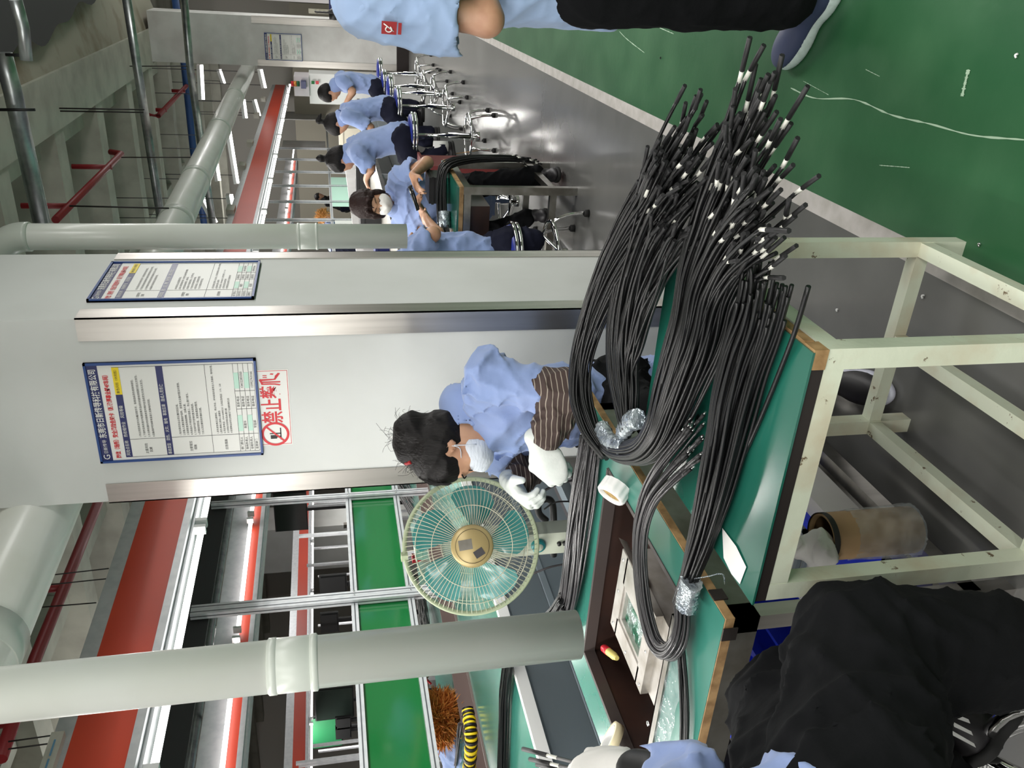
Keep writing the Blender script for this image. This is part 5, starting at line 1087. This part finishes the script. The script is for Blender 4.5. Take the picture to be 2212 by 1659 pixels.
# ---- the woman at the bench
TF = V(-.78, -.62, 0); LT = V(.62, -.78, 0)
hd = at(972, 968, Y=2.26)
che = at(1105, 885, Y=2.36); nkp = at(1006, 884, Y=2.33)
J = dict(pel=at(1310, 868, Y=2.42), che=che, nk=nkp, hd=hd, hf=(-.60, -.36, -.62), hu=(-.68, -.12, .74), tf=TF,
  sl=at(1062, 818, Y=2.22), sr=at(1075, 975, Y=2.46), el=at(1218, 848, Y=2.10), wl=at(1168, 968, Y=2.06), er=at(1150, 1000, Y=2.46), wr=at(1108, 1048, Y=2.26),
  dl=at(1200, 1030, Y=2.03)-at(1168, 968, Y=2.06), pl=(-.1, .1, -1), dr=at(1140, 1075, Y=2.2)-at(1112, 1040, Y=2.3), pr=(0, .2, -1),
  hl=at(1325, 840, Y=2.40), hr=at(1325, 900, Y=2.45), kl=(-1.18, 2.02, .5), kr=(-1.45, 2.06, .5), al=(-1.03, 1.93, .09), ar=(-1.42, 2.0, .09), fl=at(1930, 845, Z=.03), fr=at(1805, 1098, Z=.03), hem=(.27, 0, 0))
w1 = person('woman with a dark bun, white face mask and striped oversleeves bending over the teal bench', J, .0085, 'shirt', 'trousers', 'hair', 'bigbun', tw=.20, td=.13, mask='mask', gloves=True, sleeve=.66, seed=11, feet=None, fold=.011, hs=1.04)
shoe(w1, (J['al'][0]-.0, J['al'][1]+.05, .0), at(1935, 850, Z=.0), 'shoe_black', 'sole_white'); shoe(w1, at(1712, 1000, Z=.0), at(1812, 1105, Z=.0), 'shoe_black', 'sole_white')
for a, b, c, nm in (('sl', 'el', 'wl', ''), ('sr', 'er', 'wr', '')):   # brown pinstriped oversleeves
    s0_ = J[a]+(J[b]-J[a])*.58; w_ = J[b]+(J[c]-J[b])*.84
    d_ = (J[c]-J[b])/np.linalg.norm(J[c]-J[b]); d2 = (J[a]-J[b])/np.linalg.norm(J[a]-J[b])
    grow('oversleeve', [cap(s0_, J[b], .060, .068, .03), cap(J[b], w_-d_*.02, .068, .054, .03), cap(w_-d_*.02, w_, .05, .033, .01)], .0065, 'sleeve_brown', w1, fold=.006, fseed=8)
def glove(par, wv, d, pn, th, curl, m='glove', s=1.06):
    d = V(*d); d /= np.linalg.norm(d)
    P = hand_prims(wv, d, pn, th, curl, s, 1.22)+[cap(wv-d*.035, wv+d*.01, .033, .03, .012)]
    return grow('glove', P, .0034, m, par, fold=.0011, fseed=6)
glove(w1, J['wl'], J['dl'], (-.55, .35, -.6), -1, 1.35, s=1.12); glove(w1, J['wr'], J['dr'], (.5, -.1, -.7), 1, 1.2, s=1.12)
r_, f_, u_ = frame(J['hf'], J['hu']); hs = 1.04; qh = lambda a, b, d: hd+(r_*a+f_*b+u_*d)*hs
ob('hair_tie', MB().tube([qh(-.05, -.055+.0, .105), qh(-.02, -.06, .125), qh(.02, -.06, .125), qh(.05, -.055, .105)], .007, 8), 'red_thread', w1)
hs_ = MB(); rh = np.random.RandomState(5)
for i in range(170):   # loose strands
    a, b = rh.uniform(-1, 1), rh.uniform(0, 1); th_ = rh.uniform(0, 6.28); base = qh(.075*math.cos(th_)*b, -.02+.1*math.sin(th_)*b-.02, .11*math.sqrt(max(0, 1-b*b*.8))+.01)
    if i % 3 == 0: base = qh(rh.uniform(-.06, .06), -.14+rh.uniform(-.03, .03), .05+rh.uniform(-.04, .06))
    o_ = (base-hd)/np.linalg.norm(base-hd); dr_ = o_*.5+rh.randn(3)*.55; dr_ /= np.linalg.norm(dr_); L = rh.uniform(.02, .065)
    hs_.tube(smooth_path([base-o_*.01, base+dr_*L*.5, base+dr_*L+V(0, 0, -.012)+rh.randn(3)*.008], 5), .0005, 3, cap=False)
for i in range(120):  # strands combed over the head
    x_ = rh.uniform(-.07, .07); pts = [qh(x_, .085*math.cos(t_)-.0, .135*math.sin(t_)-.0) if False else qh(x_*(1-.5*k), .075-.19*k+0, .085+.052*math.sin(min(1, k*1.4)*math.pi)-.01*k+(-.9*x_*x_*6)) for k, t_ in zip(np.linspace(0, 1, 6), range(6))]
    hs_.tube(pts, .0009, 3, cap=False)
o = ob('loose_hair', hs_, 'hair', w1); o['kind'] = 'stuff'
# shirt details
tfn = V(-.78, -.62, 0); 
bp = at(1093, 945, Y=2.22); 
wp = lambda x, y, Y: at(x, y, Y=Y)
# ---- standing person at the right
J = dict(pel=at(1235, -62, Y=2.42), che=at(885, -62, Y=2.42), nk=at(745, -75, Y=2.42), hd=at(590, -100, Y=2.42), hf=(-.9, .1, -.3), hu=(-.2, 0, .9), tf=(-1, .05, 0),
  sl=at(805, -2, Y=2.24), sr=at(800, -95, Y=2.62), el=at(1052, 42, Y=2.2), wl=at(1030, -95, Y=2.3), er=at(1050, -110, Y=2.62), wr=at(950, -190, Y=2.6), dl=(.3, .3, .6), dr=(0, 0, 1), pr=(1, 0, 0),
  hl=at(1285, -42, Y=2.36), hr=at(1285, -80, Y=2.5), kl=at(1500, -22, Y=2.36), kr=at(1500, -95, Y=2.5), al=(at(1690, -10, Y=2.33)), ar=at(1690, -110, Y=2.5), hem=(.0, 0, 0), cuthem=(1, 0, 0))
J['al'][2] = .14; J['ar'][2] = .09; J['hem'] = V(.07, 0, 0)
w2 = person('standing person in pale blue shirt and black trousers at the edge of the aisle', J, .009, 'shirt_pale', 'trousers', 'hair', 'short', tw=.165, td=.13, sleeve=.6, seed=21, feet=None, fold=.005, pr=(.105, .085, .078))
# wide flared sleeve
e_ = J['sl']+(J['el']-J['sl'])*.7; dd = (J['el']-J['sl'])/np.linalg.norm(J['el']-J['sl'])
grow('flared_sleeve', [cap(J['sl'], e_, .095, .10, .03, n=(0, 1, 0), s=.85), cap(e_+dd*.1, e_+dd*.12, .115, .12, .004, op='s')], .007, 'shirt_pale', w2, fold=.004, fseed=2)
he = at(1835, -60, Z=.0); te = at(1700, 140, Z=.0)
grow('shoe', (lambda d, L, lat, u: [ell(he+d*L*.72+u*.035, V(.052, L*.29, .045), [lat, d, u], .02), ell(he+d*L*.3+u*.05, V(.045, L*.3, .055), [lat, d, u], .03), cap(he+d*L*.25+u*.06, he+d*L*.25+u*.1, .045, .045, .02)])(*(lambda d: (d/np.linalg.norm(d), np.linalg.norm(d), np.cross(d/np.linalg.norm(d), V(0, 0, 1)), V(0, 0, 1)))(te-he)), .006, 'shoe_navy', w2, clip=[(he+V(0, 0, .03), (0, 0, -1))])
dS = te-he; LS = np.linalg.norm(dS); dS /= LS; laS = np.cross(dS, V(0, 0, 1)); grow('sole', [ell(he+dS*LS*.72+V(0, 0, .018), V(.056, LS*.30, .045), [laS, dS, V(0, 0, 1)], .02), ell(he+dS*LS*.25+V(0, 0, .018), V(.047, LS*.27, .045), [laS, dS, V(0, 0, 1)], .03)], .006, 'sole', w2, clip=[(he+V(0, 0, .038), (0, 0, 1)), (he, (0, 0, -1))])
shoe(w2, J['ar']+V(.05, .0, -.09), J['ar']+V(-.21, .02, -.09), 'shoe_navy', 'sole')
# red badge on the shirt front
bc = at(842, 58, Y=2.135); fb = V(-.55, -.83, .05); fb /= np.linalg.norm(fb); lb_ = np.cross(fb, V(0, 0, 1)); lb_ /= np.linalg.norm(lb_); ub = np.cross(lb_, fb)*-1
if ub[2] < 0: ub = -ub
lb_ = -lb_ if lb_[0] < 0 else lb_
bd = thing_b = MB(); q4 = lambda a, b, h=0: bc+lb_*a*.8+ub*b*.8+fb*(.004+h)
ob('badge', MB().add([q4(-.022, -.02), q4(.022, -.02), q4(.022, .024), q4(-.022, .024)], [(0, 1, 2, 3)]), 'red_thread', w2)
ob('badge_strip', MB().add([q4(-.02, -.034), q4(.02, -.034), q4(.02, -.024), q4(-.02, -.024)], [(0, 1, 2, 3)]), 'red_thread', w2)
ob('badge_mark', MB().tube([q4(-.004+.009*math.cos(t_), .003+.009*math.sin(t_), .001) for t_ in np.linspace(.6, 5.8, 16)], .0016, 5).tube([q4(-.01, -.012, .001), q4(.014, .018, .001)], .0014, 5), 'white', w2)
# ---- row of seated workers
def seat(label, st, head, sho, elb, hand, knee, foot, hf, hu, style, tw=.165, res=.02, plane=None, sleeve=.62, lean=None, hs=1.0, hairm='hair', pel=None, chep=None, **kw):
    Y = plane if plane is not None else st[1]; sp_ = .19
    A = lambda p, dy=0: at(p[0], p[1], Y=Y+dy)
    pelp = V(st[0]-.02, st[1], SH+.10) if pel is None else V(*pel); ch = A(chep) if chep else (A(sho)*.72+pelp*.28)
    hdp = A(head); nkp_ = A(sho)*.6+hdp*.4; nkp_ = nkp_+(hdp-nkp_)*.12
    shp = A(sho); tf_ = V(-1, -.1, 0)
    J = dict(pel=pelp, che=ch, nk=nkp_, hd=hdp, hf=hf, hu=hu, tf=tf_, sl=shp+V(0, -sp_*.85, -.01), sr=shp+V(0, sp_*.85, -.01), el=A(elb, -.2), wl=A(hand, -.1), er=A(elb, .2)+V(-.02, 0, 0), wr=A(hand, .12),
      dl=(-1, .2, -.3), dr=(-1, -.2, -.3), hl=pelp+V(-.03, -.09, -.02), hr=pelp+V(-.03, .09, -.02), kl=A(knee, -.1), kr=A(knee, .12)+V(-.03, 0, .02), al=A(foot, -.08), ar=A(foot, .1)+V(-.1, 0, .02), hem=(-.03, 0, 0))
    return person(label, J, res, 'shirt', 'trousers_navy', hairm, style, tw=tw*.8, td=tw*.6, sleeve=sleeve, hs=hs, collar=True, eyes=False, **kw), J
p1, J1 = seat('man with short dark hair bent forward on a stool in front of the far pillar', ST[1], (712, 200), (737, 172), (762, 196), (742, 232), (835, 222), (905, 228), (-.75, -.15, -.65), (-.6, 0, .78), 'short', seed=31, hs=1.05, tw=.17)
p2, J2 = seat('woman with a high ponytail bending sideways on a stool, middle of the far row', ST[3], (729, 268), (748, 245), (800, 275), (775, 300), (880, 288), (935, 285), (-.7, -.15, -.7), (-.7, 0, .72), 'tail', seed=32, tw=.18, sleeve=.8)
p3, J3 = seat('woman with a hair bun on the nearest stool of the far row, seen from behind', ST[4], (738, 345), (768, 322), (800, 362), (790, 388), (895, 362), (962, 318), (-.8, -.0, -.6), (-.6, 0, .8), 'highbun', seed=33, tw=.19, sleeve=.85, feet=None)
k_ = J3['al']; shoe(p3, k_+V(.05, 0, -.07), at(985, 345, Y=ST[4][1]-.1), 'shoe_black', 'rubber'); ob('sock', MB().tube([k_+V(0, 0, .1), k_+V(0, 0, -.02)], .052, 16), 'white', p3)
shoe(p3, J3['ar']+V(.03, 0, -.07), J3['ar']+V(-.2, 0, -.07), 'shoe_black', 'rubber')
# ---- masked woman at the small cart
Y5 = 5.62
J = dict(pel=(-1.47, 5.62, .52), che=at(893, 432, Y=5.58), nk=at(850, 438, Y=5.55), hd=at(803, 440, Y=5.45), hf=(.12, -.86, -.42), hu=(.05, -.42, .9), tf=(.25, -1, 0),
  sl=at(862, 388, Y=5.55), sr=at(868, 488, Y=5.65), el=at(922, 352, Y=5.35), wl=at(892, 378, Y=5.12), er=at(930, 492, Y=5.5), wr=at(912, 455, Y=5.18), dl=at(897, 408, Y=5.05)-at(888, 380, Y=5.12), dr=at(893, 418, Y=5.05)-at(912, 455, Y=5.15), pl=(0, .2, -1), pr=(0, .3, -1),
  hl=(-1.37, 5.6, .5), hr=(-1.57, 5.6, .5), kl=(-1.26, 5.25, .46), kr=(-1.62, 5.25, .46), al=at(1172, 378, Z=.1), ar=at(1150, 465, Z=.1), hem=(.06, 0, 0))
w5 = person('woman with a white face mask and fringe sorting cable ends behind the small cart', J, .009, 'shirt', 'trousers', 'hair_brown', 'fringe', tw=.17, td=.12, mask='white_cloth', sleeve=.55, seed=41, hcurl=.7, fl=None, hs=1.05) if False else person('woman with a white face mask and fringe sorting cable ends behind the small cart', J, .009, 'shirt', 'trousers', 'hair_brown', 'fringe', tw=.17, td=.12, mask='white_cloth', sleeve=.55, seed=41, hcurl=.7, hs=1.05)
sl.location = (-1.47, 5.68, 0)
wires('short tuft of black cable ends held between the masked woman\'s hands', [at(905, 450, Y=5.1), at(898, 428, Y=5.08), at(890, 408, Y=5.06)], 14, .02, .02, .0045, 'cable', nm='cable_ends', child='cable', seed=44, seg=8, endfat=.02, sleeve=.5)
# ---- stooping worker half hidden by the pillar
J = dict(pel=at(1075, 568, Y=4.42), che=at(935, 560, Y=4.42), nk=at(868, 575, Y=4.4), hd=at(820, 600, Y=4.38), hf=(-.8, .2, -.55), hu=(-.5, 0, .8), tf=(-.5, 1, 0),
  sl=at(898, 540, Y=4.55), sr=at(898, 545, Y=4.3), el=at(944, 505, Y=4.62), wl=at(925, 478, Y=4.85), er=at(935, 506, Y=4.3), wr=at(890, 520, Y=4.7), dl=(0, .5, .1), dr=(-.3, .5, .1),
  hl=at(1090, 548, Y=4.42), hr=at(1085, 575, Y=4.42), kl=at(1095, 522, Y=4.35), kr=at(1090, 600, Y=4.5), al=at(1160, 518, Y=4.35), ar=at(1165, 590, Y=4.5), hem=(.03, 0, 0), fl=at(1168, 500, Y=4.3))
w7 = person('worker in blue shirt reaching from behind the near pillar edge, head hidden', J, .011, 'shirt', 'trousers_navy', 'hair', 'short', tw=.15, td=.12, sleeve=.72, seed=51, hs=1, eyes=False, feet=None)
sm.location = (-1.42-.02, 4.38, 0)
# ---- worker with spiky orange hair across the line
def spiky(label, hc, f, arm=None, m='hair_orange', n=520, L=.085, dirs=None, seed=1, red=None, s=1, body=True):
    hc = V(*hc); J = dict(pel=hc+V(-.62, .05, -.16), che=hc+V(-.24, .02, -.08), nk=hc+V(-.10, 0, -.08), hd=hc, hf=f, hu=(.75, 0, .66), tf=(1, 0, 0), sl=hc+V(-.16, -.2, -.14), sr=hc+V(-.16, .2, -.14), hl=hc+V(-.66, -.08, -.2), hr=hc+V(-.66, .1, -.2), kl=hc+V(-.66, -.1, -.5), kr=hc+V(-.66, .1, -.5), al=V(hc[0]-.7, hc[1]-.1, .09), ar=V(hc[0]-.7, hc[1]+.1, .09), hem=(.05, 0, 0))
    if arm: J.update(arm)
    t = person(label, J, .012, 'shirt', 'trousers_navy', m, 'short', tw=.17, td=.12, eyes=False, feet=None, legs=True, seed=seed, sleeve=.45, hs=s)
    rq = np.random.RandomState(seed); r, ff, u = frame(J['hf'], J['hu']); b_ = MB()
    for i in range(n):
        v = rq.randn(3); v /= np.linalg.norm(v)
        if v@u < -.6 and v@ff < 0: continue
        p = hc+(r*(v@r)*.085+ff*((v@ff)*.1-.016)+u*((v@u)*.09+.035))*s; d = v*.8+rq.randn(3)*.35+u*.1; d /= np.linalg.norm(d); l = L*rq.uniform(.5, 1.2)
        b_.tube([p-d*.01, p+d*l*.5+rq.randn(3)*.006, p+d*l+rq.randn(3)*.012], [.007*s, .005*s, .0006], 4, cap=False)
    ob('hair_spikes', b_, m, t)['kind'] = 'stuff'
    return t, J
hc = at(962, 1552, X=-4.35)
wl_ = at(926, 1492, X=-4.05); 
w8, J8 = spiky('person with spiky orange hair and blue shirt leaning over the assembly line at left', hc, (.8, .25, -.5), dict(er=at(938, 1555, X=-4.7), wr=at(920, 1502, X=-4.5), dr=at(918, 1460, X=-4.4)-at(920, 1502, X=-4.5), pr=(.3, 0, -1)), L=.09, n=2200, seed=61, s=1.25)
rt = thing('pliers', 'red handled pliers held by the person with orange hair', 'tool', at(925, 1465, X=-4.4))
ob('handle', MB().tube(smooth_path([at(913, 1458, X=-4.4), at(922, 1468, X=-4.38), at(931, 1477, X=-4.38)], 8), .008, 8), 'handle_red', rt); ob('jaw', MB().tube([at(913, 1458, X=-4.4), at(908, 1450, X=-4.4)], .006, 6), 'chrome', rt)
w9, J9 = spiky('distant person with pale orange spiky hair above the sheets beside the slim pipe', at(702, 468, X=-4.9), (.8, -.3, -.5), m='hair_blond', L=.10, seed=62, s=1.05)
w10, J10 = spiky('distant person with flat orange hair beyond the ponytail worker', at(693, 235, X=-4.9), (.8, -.3, -.5), m='hair_orange', L=.2, seed=63, s=1.5)
hc = at(690, 425, X=-5.6)
J = dict(pel=hc+V(-.25, 0, -.6), che=hc+V(-.15, 0, -.3), nk=hc+V(-.05, 0, -.12), hd=hc, hf=(.8, -.5, -.3), hu=(.3, 0, .9), tf=(1, -.2, 0), sl=hc+V(-.12, -.2, -.2), sr=hc+V(-.12, .2, -.2), el=hc+V(-.05, -.25, -.4), wl=hc+V(.15, -.2, -.45), er=hc+V(-.05, .25, -.4), wr=hc+V(.15, .2, -.45), hl=hc+V(-.25, -.08, -.62), hr=hc+V(-.25, .1, -.62), kl=hc+V(-.25, -.08, -1.0), kr=hc+V(-.25, .1, -1.0), al=V(hc[0]-.25, hc[1]-.08, .1), ar=V(hc[0]-.25, hc[1]+.1, .1))
w11 = person('distant dark haired person in a dark top looking over the frosted panels', J, .016, 'black', 'trousers_navy', 'hair', 'short', eyes=False, feet=None, seed=71, hands=False)
# ---- worker in black trousers in the near corner
J = dict(pel=(-1.36, .60, .66), che=(-1.33, .70, 1.02), nk=(-1.30, .78, 1.22), hd=(-1.24, .86, 1.38), hf=(.3, .8, -.5), hu=(.1, .4, .9), tf=(.6, .8, 0),
  sl=(-1.44, .84, 1.13), sr=(-1.16, .66, 1.13), er=at(1480, 1712, D=1.25), wr=at(1345, 1664, D=1.38), el=(-1.5, .95, .92), wl=(-1.5, 1.05, .95), dr=at(1245, 1648, D=1.47)-at(1345, 1672, D=1.38), dl=(.3, .8, .2), pr=(-.8, .3, .3), pl=(.5, 0, -.8),
  hl=(-1.40, .70, .64), hr=(-1.28, .56, .66), kr=at(1862, 1408, D=1.33), kl=at(1712, 1545, D=1.52), ar=at(2150, 1405, D=1.42), al=at(1985, 1700, D=1.5), hem=(.02, 0, 0))
J['pel'] = at(1760, 1900, D=1.02); J['che'] = at(1600, 1960, D=.98); J['nk'] = at(1440, 1990, D=.98); J['hd'] = at(1290, 2010, D=1.02); J['hl'] = at(1760, 1820, D=1.15); J['hr'] = at(1850, 1820, D=1.03); J['sr'] = at(1490, 1860, D=1.06); J['sl'] = at(1470, 2060, D=1.03); J['el'] = at(1520, 2000, D=1.25); J['wl'] = at(1420, 1930, D=1.45)
w12 = person('worker in black trousers sitting at the near corner of the teal bench', J, .009, 'shirt', 'trousers', 'hair', 'short', tw=.16, td=.12, gloves=True, sleeve=1.15, seed=81, feet=None, pr=(.105, .092, .088), eyes=False)
glove(w12, J['wr'], J['dr'], (-.7, .5, .3), -1, .75, 'white_cloth', 1.0)
grow('cuff', [cap(J['wr']-(J['dr']/np.linalg.norm(J['dr']))*.075, J['wr']-(J['dr']/np.linalg.norm(J['dr']))*.035, .04, .038, .01)], .006, 'black', w12)
ft = at(2140, 1530, D=1.56); fh = at(2045, 1665, D=1.5)
s_ = shoe(w12, fh+V(0, 0, -.06), ft+V(0, 0, -.05), 'shoe_black', 'rubber', name='sandal', w=.052)
dd = (ft-fh)/np.linalg.norm(ft-fh); nn = (EYE-ft)/np.linalg.norm(EYE-ft)
for i, (xa, ya, xb, yb) in enumerate(((2060, 1540, 2092, 1554), (2058, 1559, 2098, 1580), (2056, 1578, 2104, 1606))):
    D_ = 1.445; p = at(xa, ya, D=D_); q = at(xb, yb, D=D_+.02); p2 = at(xa+3, ya+11, D=D_); q2 = at(xb+4, yb+9, D=D_+.02); n_ = -nn*.006
    ob('white_stripe', MB().hexa([p, q, q2, p2], [p+n_, q+n_, q2+n_, p2+n_]), 'white', s_)
sn.location = tuple(at(2310, 1800, Z=.29)*V(1, 1, 0)); sn.scale = (1, 1, 1.45)
for i, (x1, y1, x2, y2) in enumerate(((1310, 1665, 1130, 1618), (1300, 1675, 1145, 1640), (1320, 1680, 1160, 1652))):
    p = at(x1, y1, D=1.4); q = at(x2, y2, D=1.62); m_ = p+(q-p)*.55; m2 = p+(q-p)*.68
    t = thing('held_cable', ['black cable held by the glove, uppermost', 'black cable held by the glove, middle one', 'black cable held by the glove, lowest'][i], 'cable', p, group='cables in the near glove')
    ob('cable', MB().tube([p, m_], .0036, 8), 'cable', t); ob('marker_sleeve', MB().tube([m_, m2], .0035, 8), 'sleeve_white', t); ob('end_sleeve', MB().tube([m2, q], .0046, 8), 'cable_end', t)
# ---- lettering turned into real meshes in one go
dg = bpy.context.evaluated_depsgraph_get(); fonts = [o for o in COL.objects if o.type == 'FONT']
for o in fonts:
    me = bpy.data.meshes.new_from_object(o.evaluated_get(dg)); n = bpy.data.objects.new('x', me); nm = o.name.split('.')[0]
    n.parent = o.parent; n.location = o.location; n.rotation_euler = o.rotation_euler; n.scale = o.scale; bpy.data.objects.remove(o); n.name = nm; COL.objects.link(n)
